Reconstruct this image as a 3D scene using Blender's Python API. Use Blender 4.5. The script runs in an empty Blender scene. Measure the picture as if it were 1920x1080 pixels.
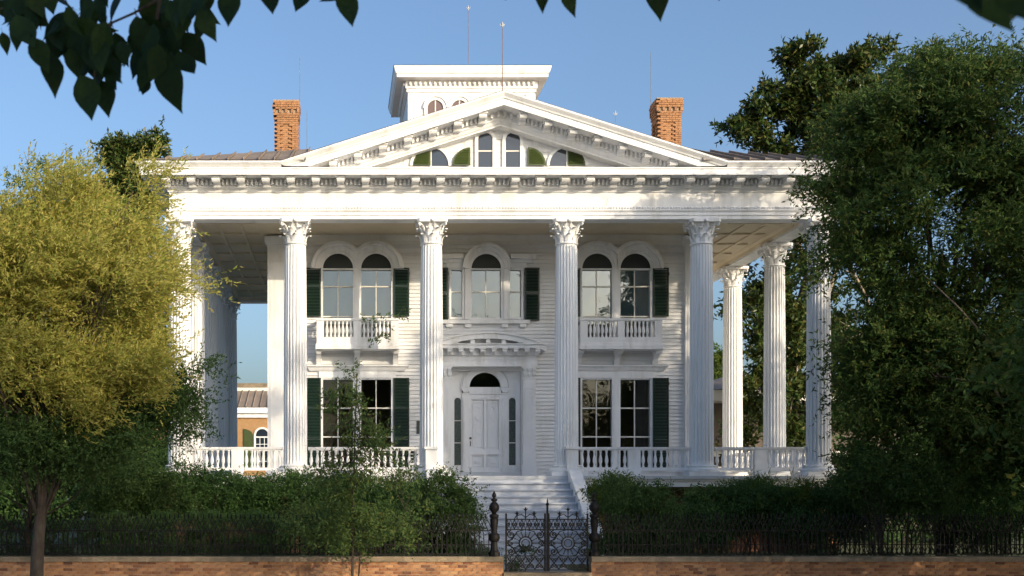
import bpy, math, random
import numpy as np
from mathutils import Vector, Matrix
R = math.radians
PI = math.pi
rng = np.random.default_rng(7)
random.seed(7)
sc = bpy.context.scene
C = sc.collection

# ------------------------------------------------------------------ camera, sky, sun, exposure
EYE = 2.2
FPX = 2160.0
cam = bpy.data.cameras.new('camera')
cam_o = bpy.data.objects.new('camera', cam); C.objects.link(cam_o)
cam_o.location = (0, 0, EYE); cam_o.rotation_euler = (R(90), 0, 0)
cam.sensor_width = 36; cam.lens = 36 * FPX / 1920
cam.shift_x = (960 - 635) / 1920; cam.shift_y = (905 - 540) / 1920
cam.clip_start = 0.1; cam.clip_end = 3000
cam.dof.use_dof = True; cam.dof.focus_distance = 36; cam.dof.aperture_fstop = 4.0
sc.camera = cam_o
SUN_EL, SUN_AZ = 16.5, 40.0           # azimuth measured right of straight behind the camera
world = bpy.data.worlds.new('World'); sc.world = world; world.use_nodes = True
wn = world.node_tree; bg = wn.nodes['Background']
sky = wn.nodes.new('ShaderNodeTexSky'); sky.sky_type = 'NISHITA'; sky.sun_disc = False
sky.sun_elevation = R(SUN_EL); sky.sun_rotation = R(180 - SUN_AZ)
sky.air_density = 1.0; sky.dust_density = 4.6; sky.ozone_density = 3.4
wn.links.new(sky.outputs[0], bg.inputs[0]); bg.inputs[1].default_value = 0.15
sun = bpy.data.lights.new('sun', 'SUN'); sun.energy = 2.25; sun.angle = R(0.5); sun.color = (1.0, 0.84, 0.61)
sun_o = bpy.data.objects.new('sun', sun); C.objects.link(sun_o)
S = Vector((math.cos(R(SUN_EL)) * math.sin(R(SUN_AZ)), -math.cos(R(SUN_EL)) * math.cos(R(SUN_AZ)), math.sin(R(SUN_EL))))
sun_o.rotation_euler = S.to_track_quat('Z', 'Y').to_euler(); sun_o.location = (30, -20, 40)
sc.view_settings.view_transform = 'Standard'; sc.view_settings.look = 'None'
sc.view_settings.exposure = 0.72; sc.view_settings.gamma = 1; sc.view_settings.use_curve_mapping = False

# ------------------------------------------------------------------ helpers
def at(px, py, D):
    return Vector(((px - 635) / FPX * D, D, EYE + (905 - py) / FPX * D))

def tag(o, label=None, cat=None, group=None, kind=None):
    if label: o['label'] = label
    if cat: o['category'] = cat
    if group: o['group'] = group
    if kind: o['kind'] = kind
    return o

def empty(name, loc, parent=None, rz=0):
    o = bpy.data.objects.new(name, None); C.objects.link(o); o.location = loc; o.rotation_euler = (0, 0, rz)
    o.empty_display_size = .2
    if parent: o.parent = parent
    return o

def link(name, me, parent=None, loc=(0, 0, 0), rot=(0, 0, 0), scale=(1, 1, 1)):
    o = bpy.data.objects.new(name, me); C.objects.link(o)
    o.location = loc; o.rotation_euler = rot; o.scale = scale
    if parent: o.parent = parent
    return o

def copy_tree(o, parent=None):
    c = o.copy(); C.objects.link(c)
    if parent: c.parent = parent
    for ch in list(o.children): copy_tree(ch, c)
    return c

class MB:
    def __init__(s): s.v = []; s.f = []
    def add(s, vs, fs):
        b = len(s.v); s.v += [tuple(p) for p in vs]; s.f += [tuple(i + b for i in f) for f in fs]; return s
    def box(s, x0, x1, y0, y1, z0, z1):
        return s.add([(x0,y0,z0),(x1,y0,z0),(x1,y1,z0),(x0,y1,z0),(x0,y0,z1),(x1,y0,z1),(x1,y1,z1),(x0,y1,z1)],
                     [(0,3,2,1),(4,5,6,7),(0,1,5,4),(1,2,6,5),(2,3,7,6),(3,0,4,7)])
    def prism(s, poly, a, b, axis='y'):
        # poly in the two other axes, extruded from a to b
        def P(u, w, t):
            return {'x': (t, u, w), 'y': (u, t, w), 'z': (u, w, t)}[axis]
        n = len(poly)
        vs = [P(u, w, a) for u, w in poly] + [P(u, w, b) for u, w in poly]
        fs = [tuple(range(n - 1, -1, -1)), tuple(range(n, 2 * n))]
        for i in range(n):
            j = (i + 1) % n; fs.append((i, j, n + j, n + i))
        return s.add(vs, fs)
    def lathe(s, prof, cx=0, cy=0, cz=0, n=12, caps=True):
        vs = []; fs = []
        for r, z in prof:
            for k in range(n):
                a = 2 * PI * k / n; vs.append((cx + r * math.cos(a), cy + r * math.sin(a), cz + z))
        for i in range(len(prof) - 1):
            for k in range(n):
                k2 = (k + 1) % n; fs.append((i*n+k, i*n+k2, (i+1)*n+k2, (i+1)*n+k))
        if caps:
            fs.append(tuple(range(n - 1, -1, -1))); fs.append(tuple((len(prof)-1)*n + k for k in range(n)))
        return s.add(vs, fs)
    def tube(s, pts, r, n=5, r1=None, closed=False):
        pts = [Vector(p) for p in pts]; m = len(pts); r1 = r if r1 is None else r1
        vs = []; fs = []
        prev = None
        for i, p in enumerate(pts):
            if closed: d = pts[(i+1) % m] - pts[i-1]
            else: d = pts[min(i+1, m-1)] - pts[max(i-1, 0)]
            if d.length < 1e-9: d = Vector((0, 0, 1))
            d.normalize()
            if prev is None:
                a = d.cross(Vector((0, 1, 0)) if abs(d.y) < .9 else Vector((1, 0, 0))).normalized()
            else:
                a = prev - d * prev.dot(d)
                a = a.normalized() if a.length > 1e-6 else d.orthogonal().normalized()
            prev = a; b = d.cross(a)
            rr = r + (r1 - r) * i / max(1, m - 1)
            for k in range(n):
                t = 2 * PI * k / n + PI / n
                vs.append(p + a * (rr * math.cos(t)) + b * (rr * math.sin(t)))
        for i in range(m if closed else m - 1):
            j = (i + 1) % m
            for k in range(n):
                k2 = (k + 1) % n; fs.append((i*n+k, i*n+k2, j*n+k2, j*n+k))
        if not closed:
            fs.append(tuple(range(n-1, -1, -1))); fs.append(tuple((m-1)*n + k for k in range(n)))
        return s.add(vs, fs)
    def sweep(s, path, prof, closed=False, cap=True):
        n = len(path); m = len(prof); vs = []; fs = []
        def nrm(a, b):
            dx, dy = b[0]-a[0], b[1]-a[1]; l = math.hypot(dx, dy); return (dy/l, -dx/l)
        for i in range(n):
            if closed: n1 = nrm(path[i-1], path[i]); n2 = nrm(path[i], path[(i+1) % n])
            else:
                n1 = nrm(path[max(i-1,0)], path[max(i,1)]) if i > 0 else nrm(path[0], path[1])
                n2 = nrm(path[i], path[i+1]) if i < n-1 else n1
            k = 1 + n1[0]*n2[0] + n1[1]*n2[1]
            mx, my = (n1[0]+n2[0])/k, (n1[1]+n2[1])/k
            for p, z in prof: vs.append((path[i][0]+mx*p, path[i][1]+my*p, z))
        for i in range(n if closed else n-1):
            j = (i+1) % n
            for q in range(m-1): fs.append((i*m+q, j*m+q, j*m+q+1, i*m+q+1))
        if not closed and cap:
            fs.append(tuple(range(m))); fs.append(tuple((n-1)*m+q for q in range(m-1, -1, -1)))
        return s.add(vs, fs)
    def ring(s, cx, cz, r0, r1, y0, y1, a0, a1, n=20):
        # flat arch band in the x-z plane; a0/a1 may be functions of the radius
        A0 = a0 if callable(a0) else (lambda r: a0); A1 = a1 if callable(a1) else (lambda r: a1)
        vs = []
        for k in range(n+1):
            for r in (r0, r1):
                a = A0(r) + (A1(r) - A0(r)) * k / n
                for y in (y0, y1): vs.append((cx + r*math.cos(a), y, cz + r*math.sin(a)))
        fs = []
        for k in range(n):
            a = k*4; b = a+4
            fs += [(a, b, b+2, a+2), (a+1, a+3, b+3, b+1), (a, a+1, b+1, b), (a+2, b+2, b+3, a+3)]
        fs += [(0, 2, 3, 1), (n*4, n*4+1, n*4+3, n*4+2)]
        return s.add(vs, fs)
    def mesh(s, name, mat, smooth=False):
        me = bpy.data.meshes.new(name); me.from_pydata(s.v, [], s.f)
        if mat: me.materials.append(mat)
        if smooth: me.polygons.foreach_set('use_smooth', [True]*len(me.polygons))
        me.update(); return me
    def build(s, name, mat, parent=None, loc=(0,0,0), smooth=False):
        return link(name, s.mesh(name, mat, smooth), parent, loc)

# ------------------------------------------------------------------ materials
def newmat(name):
    m = bpy.data.materials.new(name); m.use_nodes = True
    nt = m.node_tree; return m, nt, nt.nodes['Principled BSDF']
def N(nt, t, **kw):
    n = nt.nodes.new(t)
    for k, v in kw.items():
        if k in n.inputs: n.inputs[k].default_value = v
        else: setattr(n, k, v)
    return n
def ramp(nt, stops):
    r = nt.nodes.new('ShaderNodeValToRGB'); e = r.color_ramp.elements
    while len(e) < len(stops): e.new(.5)
    for el, (p, c) in zip(e, stops): el.position = p; el.color = (*c, 1)
    return r
def mat(name, c1, c2=None, scale=3.0, grime=None, gscale=1.0, gamt=.5, rough=.6, bump=0.0, bscale=40, detail=6, metal=0, stretch=(1,1,1), spec=.5, rnd=None):
    m, nt, p = newmat(name)
    p.inputs['Roughness'].default_value = rough; p.inputs['Metallic'].default_value = metal
    p.inputs['Specular IOR Level'].default_value = spec
    tc = nt.nodes.new('ShaderNodeTexCoord'); mp = nt.nodes.new('ShaderNodeMapping'); mp.inputs['Scale'].default_value = stretch
    nt.links.new(tc.outputs['Object'], mp.inputs[0])
    col = None
    if c2 is not None:
        n = N(nt, 'ShaderNodeTexNoise', Scale=scale, Detail=detail, Roughness=.65); nt.links.new(mp.outputs[0], n.inputs['Vector'])
        r = ramp(nt, [(.36, c1), (.66, c2)]); nt.links.new(n.outputs['Fac'], r.inputs[0]); col = r.outputs[0]
    if rnd:
        oi = nt.nodes.new('ShaderNodeObjectInfo'); rr = ramp(nt, rnd); nt.links.new(oi.outputs['Random'], rr.inputs[0])
        mx = N(nt, 'ShaderNodeMix', data_type='RGBA', blend_type='MULTIPLY'); mx.inputs[0].default_value = 1
        if col: nt.links.new(col, mx.inputs[6])
        else: mx.inputs[6].default_value = (*c1, 1)
        nt.links.new(rr.outputs[0], mx.inputs[7]); col = mx.outputs[2]
    if grime:
        ge = nt.nodes.new('ShaderNodeNewGeometry'); gm_ = nt.nodes.new('ShaderNodeMapping'); gm_.inputs['Scale'].default_value = grime[1]
        nt.links.new(ge.outputs['Position'], gm_.inputs[0])
        gn = N(nt, 'ShaderNodeTexNoise', Scale=gscale, Detail=7.0, Roughness=.7); nt.links.new(gm_.outputs[0], gn.inputs['Vector'])
        gr = ramp(nt, [(.5, (0, 0, 0)), (.78, (gamt, gamt, gamt))]); nt.links.new(gn.outputs['Fac'], gr.inputs[0])
        mg = N(nt, 'ShaderNodeMix', data_type='RGBA', blend_type='MIX'); nt.links.new(gr.outputs[0], mg.inputs[0])
        if col: nt.links.new(col, mg.inputs[6])
        else: mg.inputs[6].default_value = (*c1, 1)
        mg.inputs[7].default_value = (*grime[0], 1); col = mg.outputs[2]
    if col: nt.links.new(col, p.inputs['Base Color'])
    else: p.inputs['Base Color'].default_value = (*c1, 1)
    if bump:
        n2 = N(nt, 'ShaderNodeTexNoise', Scale=bscale, Detail=4.0); nt.links.new(mp.outputs[0], n2.inputs['Vector'])
        b = N(nt, 'ShaderNodeBump', Strength=bump, Distance=.02); nt.links.new(n2.outputs['Fac'], b.inputs['Height'])
        nt.links.new(b.outputs[0], p.inputs['Normal'])
    return m
def leafmat(name, cols, transl=.35, rough=.5, tint=None):
    m, nt, p = newmat(name)
    g = nt.nodes.new('ShaderNodeNewGeometry')
    r = ramp(nt, [(i / max(1, len(cols)-1), c) for i, c in enumerate(cols)])
    nt.links.new(g.outputs['Random Per Island'], r.inputs[0])
    p.inputs['Roughness'].default_value = rough; p.inputs['Specular IOR Level'].default_value = .14
    nt.links.new(r.outputs[0], p.inputs['Base Color'])
    t = nt.nodes.new('ShaderNodeBsdfTranslucent'); nt.links.new(r.outputs[0], t.inputs[0])
    mx = nt.nodes.new('ShaderNodeMixShader'); mx.inputs[0].default_value = transl
    nt.links.new(p.outputs[0], mx.inputs[1]); nt.links.new(t.outputs[0], mx.inputs[2])
    nt.links.new(mx.outputs[0], nt.nodes['Material Output'].inputs[0])
    return m
def glassmat(name, refl=.12):
    m, nt, p = newmat(name); nt.nodes.remove(p)
    tr = nt.nodes.new('ShaderNodeBsdfTransparent'); tr.inputs[0].default_value = (.82, .88, .86, 1)
    gl = nt.nodes.new('ShaderNodeBsdfGlossy'); gl.inputs['Roughness'].default_value = .015; gl.inputs[0].default_value = (.95, 1, 1, 1)
    tc = nt.nodes.new('ShaderNodeTexCoord')
    n = N(nt, 'ShaderNodeTexNoise', Scale=1.6, Detail=1.0); nt.links.new(tc.outputs['Object'], n.inputs['Vector'])
    b = N(nt, 'ShaderNodeBump', Strength=.12, Distance=.05); nt.links.new(n.outputs['Fac'], b.inputs['Height'])
    nt.links.new(b.outputs[0], gl.inputs['Normal'])
    mx = nt.nodes.new('ShaderNodeMixShader')
    lw = N(nt, 'ShaderNodeFresnel', IOR=1.5)
    ad = N(nt, 'ShaderNodeMath', operation='ADD'); ad.inputs[1].default_value = refl; nt.links.new(lw.outputs[0], ad.inputs[0])
    nt.links.new(ad.outputs[0], mx.inputs[0])
    nt.links.new(tr.outputs[0], mx.inputs[1]); nt.links.new(gl.outputs[0], mx.inputs[2])
    nt.links.new(mx.outputs[0], nt.nodes['Material Output'].inputs[0])
    return m
M = {}
M['white'] = mat('white_paint', (.81,.81,.81), (.86,.86,.86), grime=((.50,.47,.40),(1.2,1.2,.22)), gscale=1.6, gamt=.75, scale=1.3, rough=.5, bump=.05, bscale=30)
M['column'] = mat('column_paint', (.80,.805,.81), (.86,.865,.865), grime=((.48,.46,.40),(2.2,2.2,.16)), gscale=1.5, gamt=.8, scale=.9, rough=.5, stretch=(1,1,.25), bump=.05)
M['siding'] = mat('siding_paint', (.80,.805,.81), (.86,.86,.865), grime=((.50,.47,.41),(1.0,1.0,.5)), gscale=1.3, gamt=.7, scale=2.2, rough=.55, stretch=(.4,1,2), bump=.08, rnd=[(0,(.86,.86,.86)),(.5,(.96,.96,.955)),(1,(1,1,1))])
M['ceiling'] = mat('ceiling_paint', (.66,.55,.38), (.74,.63,.46), scale=1.0, rough=.6)
M['trim'] = mat('cream_paint', (.70,.67,.60), (.78,.76,.70), scale=2, rough=.5)
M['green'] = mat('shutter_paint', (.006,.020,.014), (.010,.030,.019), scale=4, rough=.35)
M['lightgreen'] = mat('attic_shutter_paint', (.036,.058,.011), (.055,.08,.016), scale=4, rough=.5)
M['black'] = mat('lunette_paint', (.004,.008,.007), (.008,.014,.011), scale=4, rough=.5)
M['iron'] = mat('iron', (.004,.004,.005), (.012,.010,.008), scale=9, rough=.6, spec=.25, bump=.1)
M['brass'] = mat('dark_brass', (.10,.08,.05), rough=.35, metal=.8)
M['rod'] = mat('rod_metal', (.30,.28,.26), rough=.4, metal=.5)
M['whiterod'] = mat('rod_ornament', (.45,.45,.45), rough=.4)
M['roof'] = mat('tin_roof', (.24,.195,.155), (.32,.265,.21), scale=1.4, rough=.7, spec=.25, stretch=(1,.3,1), rnd=[(0,(.8,.8,.82)),(1,(1.05,1,.98))])
M['seam'] = mat('roof_seam', (.09,.075,.07), (.13,.11,.10), rough=.45)
M['step'] = mat('step_paint', (.50,.53,.58), (.60,.63,.68), scale=3, rough=.55, bump=.1)
M['porchfloor'] = mat('porch_floor_paint', (.52,.54,.56), (.60,.61,.63), scale=3, rough=.5)
M['brick'] = mat('brick', (.36,.16,.075), (.50,.26,.125), scale=7, grime=((.09,.06,.05),(.9,.9,1.6)), gscale=1.3, gamt=.85, rough=.85, bump=.5, bscale=60,
                 rnd=[(0,(.35,.28,.30)),(.12,(.62,.5,.46)),(.3,(.85,.8,.72)),(.7,(1,1,1)),(.9,(1.15,1.1,.95)),(1,(1.1,1.25,1.3))])
M['mortar'] = mat('mortar', (.30,.23,.16), (.42,.34,.25), scale=12, grime=((.10,.09,.07),(.9,.9,1.6)), gscale=1.3, gamt=.8, rough=.95, bump=.4, bscale=80)
M['chimneybrick'] = mat('chimney_brick', (.33,.155,.07), (.45,.24,.115), scale=7, grime=((.16,.09,.06),(1,1,1)), gscale=1.5, gamt=.7, rough=.9, bump=.3, bscale=50)
M['coping'] = mat('coping_stone', (.22,.17,.11), (.36,.28,.19), scale=5, grime=((.06,.065,.045),(.8,.8,.8)), gscale=1.4, gamt=.9, rough=.85, bump=.5, bscale=40, rnd=[(0,(.75,.75,.75)),(1,(1.05,1.05,1.05))])
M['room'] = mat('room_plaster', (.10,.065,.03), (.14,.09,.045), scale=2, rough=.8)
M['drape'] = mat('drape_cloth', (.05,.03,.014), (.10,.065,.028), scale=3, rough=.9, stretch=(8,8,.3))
M['blind'] = mat('roller_blind', (.11,.15,.16), (.16,.20,.21), scale=1, rough=.8)  # blind cloth; its blue-grey also stands in for sky reflected in the panes
M['glass'] = glassmat('window_glass', .015)
M['glassup'] = glassmat('old_window_glass', .13)
M['ground'] = mat('garden_grass', (.05,.065,.022), (.10,.115,.045), scale=5, rough=.9, bump=.6, bscale=60)
M['walk'] = mat('path_paving', (.32,.31,.30), (.44,.43,.41), scale=6, rough=.85, bump=.2)
M['sidewalk'] = mat('sidewalk_paving', (.36,.34,.31), (.46,.44,.40), scale=4, rough=.9, bump=.3)
M['asphalt'] = mat('concrete_road', (.24,.23,.21), (.31,.30,.27), scale=20, rough=.9, bump=.4, bscale=120)  # road is out of view; pale tone chosen to bounce light onto the house
M['bark'] = mat('bark', (.035,.025,.018), (.09,.07,.05), scale=9, rough=.95, bump=.8, bscale=22, stretch=(1,1,.35))
M['palebark'] = mat('pale_bark', (.20,.16,.12), (.34,.28,.21), scale=9, rough=.9, bump=.6, bscale=18)
M['midbark'] = mat('mid_bark', (.09,.07,.05), (.18,.145,.105), scale=9, rough=.9, bump=.6, bscale=18)
M['bench'] = mat('bench_paint', (.012,.016,.022), (.02,.026,.034), scale=5, rough=.4)
M['plaque'] = mat('plaque_metal', (.05,.06,.05), (.08,.09,.075), scale=9, rough=.4, metal=.4)
M['lf_gold'] = leafmat('golden_oak_leaf', [(.19,.25,.045),(.40,.38,.085),(.54,.46,.13),(.28,.33,.055),(.48,.36,.10)], .48)
M['lf_dark'] = leafmat('dark_oak_leaf', [(.034,.074,.018),(.060,.112,.026),(.10,.155,.034),(.048,.092,.026),(.15,.15,.032)], .38)
M['lf_mag'] = leafmat('magnolia_leaf', [(.020,.042,.013),(.034,.066,.017),(.055,.088,.020),(.065,.085,.02),(.12,.11,.03)], .15, .3)
M['lf_hedge'] = leafmat('hedge_leaf', [(.036,.082,.026),(.056,.115,.032),(.085,.155,.04)], .3)
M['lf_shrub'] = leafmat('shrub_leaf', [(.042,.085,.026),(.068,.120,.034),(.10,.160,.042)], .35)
M['lf_bright'] = leafmat('bright_shrub_leaf', [(.07,.12,.018),(.11,.165,.026),(.15,.20,.04)], .4)
M['lf_sap'] = leafmat('sapling_leaf', [(.060,.115,.038),(.085,.145,.045),(.115,.18,.05),(.15,.16,.04)], .42)
M['lf_clip'] = leafmat('clipped_hedge_leaf', [(.07,.14,.04),(.10,.18,.05),(.14,.23,.06)], .35)
M['lf_near'] = mat('near_leaf', (.008,.024,.010), (.018,.042,.012), scale=5, rough=.6, spec=.12, rnd=[(0,(.6,.7,.6)),(.6,(1,1,1)),(.92,(1.3,1.2,.9)),(1,(1.7,1.2,.8))])

# ------------------------------------------------------------------ foliage
def nz(a): return a / np.maximum(np.linalg.norm(a, axis=1, keepdims=True), 1e-9)
def leaf_cards(name, m, P, D, U, L, W, parent=None):
    n = len(P); Sd = nz(np.cross(D, U)); Nn = np.cross(Sd, D)
    L = L[:, None]; W = W[:, None]
    V = np.empty((n, 4, 3), np.float32)
    V[:, 0] = P; V[:, 1] = P + D*L*.45 + Sd*W*.5 + Nn*W*.12; V[:, 2] = P + D*L; V[:, 3] = P + D*L*.45 - Sd*W*.5 + Nn*W*.12
    me = bpy.data.meshes.new(name)
    me.vertices.add(n*4); me.vertices.foreach_set('co', V.ravel())
    me.loops.add(n*4); me.loops.foreach_set('vertex_index', np.arange(n*4, dtype=np.int32))
    me.polygons.add(n); me.polygons.foreach_set('loop_start', np.arange(0, n*4, 4, dtype=np.int32))
    me.polygons.foreach_set('loop_total', np.full(n, 4, np.int32))
    me.materials.append(m); me.update(calc_edges=True)
    return link(name, me, parent)
def sample(vols, n, shell, pw=.8):
    # vols: (cx,cy,cz, rx,ry,rz[, 'box'])
    vv = np.array([v[:6] for v in vols], float); w = vv[:,3]*vv[:,4]*vv[:,5]; w = w**pw
    k = rng.choice(len(vols), n, p=w/w.sum())
    d = nz(rng.normal(size=(n, 3)))
    r = (shell**3 + (1-shell**3)*rng.random(n))**(1/3.)
    q = d * r[:, None]
    bx = np.array([len(v) > 6 for v in vols])[k]
    if bx.any(): q[bx] = rng.uniform(-1, 1, (bx.sum(), 3))
    return vv[k, :3] + q*vv[k, 3:6], d, k
def foliage(name, m, vols, twigs, lpt, L, W, parent=None, loc=None, shell=.45, clump=30, sig=.28, tl=.35, droop=-.15, out=.6, wind=(0,0,0), spread=.75, pw=.8, ub=(.1,-.5,.55), flat=.62):
    nc = max(1, twigs // clump)
    c, d, k = sample(vols, nc, shell, pw)
    i = rng.integers(0, nc, twigs)
    cs = sig * (.6 + .8*rng.random(nc))
    O = c[i] + rng.normal(size=(twigs, 3)) * cs[i][:, None] * np.array([1, 1, flat])
    Dr = nz(out*d[i] + .75*rng.normal(size=(twigs, 3)) + np.array(wind) + np.array([0, 0, .15]))
    tlen = tl*(.6 + .8*rng.random(twigs))
    t = np.linspace(.12, 1, lpt)
    T = (np.repeat(O, lpt, 0) + np.repeat(Dr*tlen[:, None], lpt, 0)*np.tile(t, twigs)[:, None])
    T[:, 2] += np.repeat(tlen, lpt)*np.tile(t*t, twigs)*droop*1.5
    n = len(T)
    D = nz(np.repeat(Dr, lpt, 0)*.6 + spread*rng.normal(size=(n, 3)) + np.array([0, 0, droop]) + np.array(wind)*.6)
    U = nz(rng.normal(size=(n, 3))*.7 + np.array(ub))
    T += rng.normal(size=T.shape)*.015
    if loc is not None: T = T - np.array(loc)
    return leaf_cards(name, m, T, D, U, L*(.65+.6*rng.random(n)), W*(.7+.5*rng.random(n)), parent)
def bez(a, b, c, n):
    a, b, c = Vector(a), Vector(b), Vector(c)
    return [(a*(1-t)**2 + b*(2*t*(1-t)) + c*t*t) for t in [k/n for k in range(n+1)]]
def wobble(pts, s):
    return [p + Vector((random.gauss(0, s), random.gauss(0, s), random.gauss(0, s*.6))) if 0 < i else p for i, p in enumerate(pts)]
def trunk_limbs(root, base_h, trunk_top, r0, targets, rl=.07, m=None, n=8):
    """Trunk from the thing's origin and limbs to target points (in the thing's own frame)."""
    tr = MB(); top = Vector(trunk_top)
    pts = wobble(bez((0,0,-.1), (top.x*.15, top.y*.15, top.z*.5), top, 9), r0*.18)
    vs = MB()
    # flared foot
    vs.tube([pts[0] + Vector((0,0,-.05)), pts[0] + Vector((0,0,.12)), pts[0] + Vector((0,0,.4))], r0*1.5, n, r0*1.02)
    tr = vs; tr.tube(pts, r0*1.02, n, r0*.35)
    tr.build('trunk', m or M['bark'], root, smooth=True)
    lb = MB()
    for tg in targets:
        tg = Vector(tg); k = random.uniform(base_h, .95); st = pts[int(k*9)]
        mid = st*.45 + tg*.55 + Vector((random.gauss(0,.25), random.gauss(0,.25), random.uniform(-.1,.35)))
        P = wobble(bez(st, mid, tg, 8), .04)
        r = rl*random.uniform(.6, 1.1)
        lb.tube(P, r, 5, r*.15)
        for _ in range(3):
            q = P[random.randint(3, 7)]
            e = q + Vector((random.gauss(0,.45), random.gauss(0,.45), random.gauss(.2,.35)))
            lb.tube(wobble(bez(q, (q+e)/2 + Vector((0,0,.12)), e, 4), .03), r*.4, 4, r*.08)
    lb.build('limb', m or M['bark'], root, smooth=True)

# ------------------------------------------------------------------ ground and setting
def struct(name, mb, m): return tag(mb.build(name, m), kind='structure')
WY = 27.0           # depth of the street wall
SIDE = -.6          # level of the pavement
b = MB()
xs = np.linspace(-400, 400, 41); 
b.box(-400, 400, WY+.22, 1400, -1.2, 0.0); struct('garden_ground', b, M['ground'])
b = MB(); b.box(-60, 60, 22.2, WY-.12, -1.4, SIDE); struct('sidewalk', b, M['sidewalk'])
b = MB(); b.box(-60, 60, 22.0, 22.2, -1.4, SIDE+.005); struct('kerb', b, M['walk'])
b = MB(); b.box(-400, 400, 8.0, 22.0, -1.6, SIDE-.13); struct('road', b, M['asphalt'])
b = MB(); b.box(-400, 400, -500, 8.0, -1.6, SIDE-.02); struct('verge', b, M['sidewalk'])  # unseen ground behind the view, paved pale to bounce light forward
b = MB(); b.box(4.0, 5.8, WY+.22, 31.4, -.2, .02); struct('path', b, M['walk'])

# ------------------------------------------------------------------ the mansion
XC, YF = 5.017, 36.0
H = empty('mansion', (XC, YF, 0))
tag(H, 'white columned mansion with pediment, balustraded porch, roof cupola and two brick chimneys', 'house')
FL = 2.41; AB = 10.37; CEIL = 10.62; WALL = 3.2; HW = 7.38; YB = 16.62
EX, EY = 10.27, -.30
COLX = [-9.98, -6.37, -2.12, 2.10, 6.32, 9.98]
SIDEY = [3.63, 7.86, 12.09, 16.32]
# porch deck
b = MB(); b.box(-10.75, 10.75, -.62, WALL+.02, FL-.10, FL); b.build('porch_deck', M['porchfloor'], H)
b = MB(); b.box(-10.75, -HW, WALL+.02, 17.0, FL-.1, FL); b.box(HW, 10.75, WALL+.02, 17.0, FL-.1, FL); b.build('side_deck', M['porchfloor'], H)
b = MB()
b.sweep([(-10.6, 17.), (-10.6, -.5), (10.6, -.5), (10.6, 17.)], [(-.1, FL-.34), (.0, FL-.34), (.0, FL-.2), (.05, FL-.16), (.07, FL-.102), (-.1, FL-.102)])
b.build('deck_fascia', M['white'], H)
# basement: brick piers and recessed dark wall
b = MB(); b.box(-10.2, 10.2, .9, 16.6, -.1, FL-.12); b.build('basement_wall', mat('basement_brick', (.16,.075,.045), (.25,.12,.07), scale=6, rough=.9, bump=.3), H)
pm = MB().box(-.42, .42, -.42, .42, -.1, FL-.345).mesh('pier', M['chimneybrick'])
for x in COLX: link('pier', pm, H, (x, 0.05, 0))
for y in SIDEY:
    for x in (-9.98, 9.98): link('pier', pm, H, (x, y, 0))
# columns -----------------------------------------------------------
def shaft_mesh():
    z0, z1 = FL + .34, 9.60; nf = 22; sec = []
    for k in range(nf):
        a = 2*PI*k/nf; w = 2*PI/nf
        sec += [(a, 0), (a+.18*w, 0), (a+.34*w, .030), (a+.59*w, .040), (a+.84*w, .030)]
    vs, fs = [], []; L = 9; n = len(sec)
    for i in range(L):
        t = i/(L-1); r = .372 - .052*t**1.6
        dd = 0 if i in (0, L-1) else 1
        z = z0 + (z1-z0)*([0, .02, .2, .4, .6, .75, .88, .985, 1][i])
        for a, dp in sec: vs.append(((r-dp*dd)*math.cos(a), (r-dp*dd)*math.sin(a), z))
    for i in range(L-1):
        for k in range(n):
            k2 = (k+1) % n; fs.append((i*n+k, i*n+k2, (i+1)*n+k2, (i+1)*n+k))
    return MB().add(vs, fs).mesh('column', M['column'])
def base_mesh():
    b = MB(); b.box(-.56, .56, -.56, .56, FL, FL+.13)
    b.lathe([(.53, FL+.13), (.55, FL+.16), (.55, FL+.20), (.51, FL+.23), (.45, FL+.245), (.43, FL+.27), (.45, FL+.29), (.46, FL+.31), (.43, FL+.335), (.38, FL+.345)], n=28)
    return b.mesh('column_base', M['white'])
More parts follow.
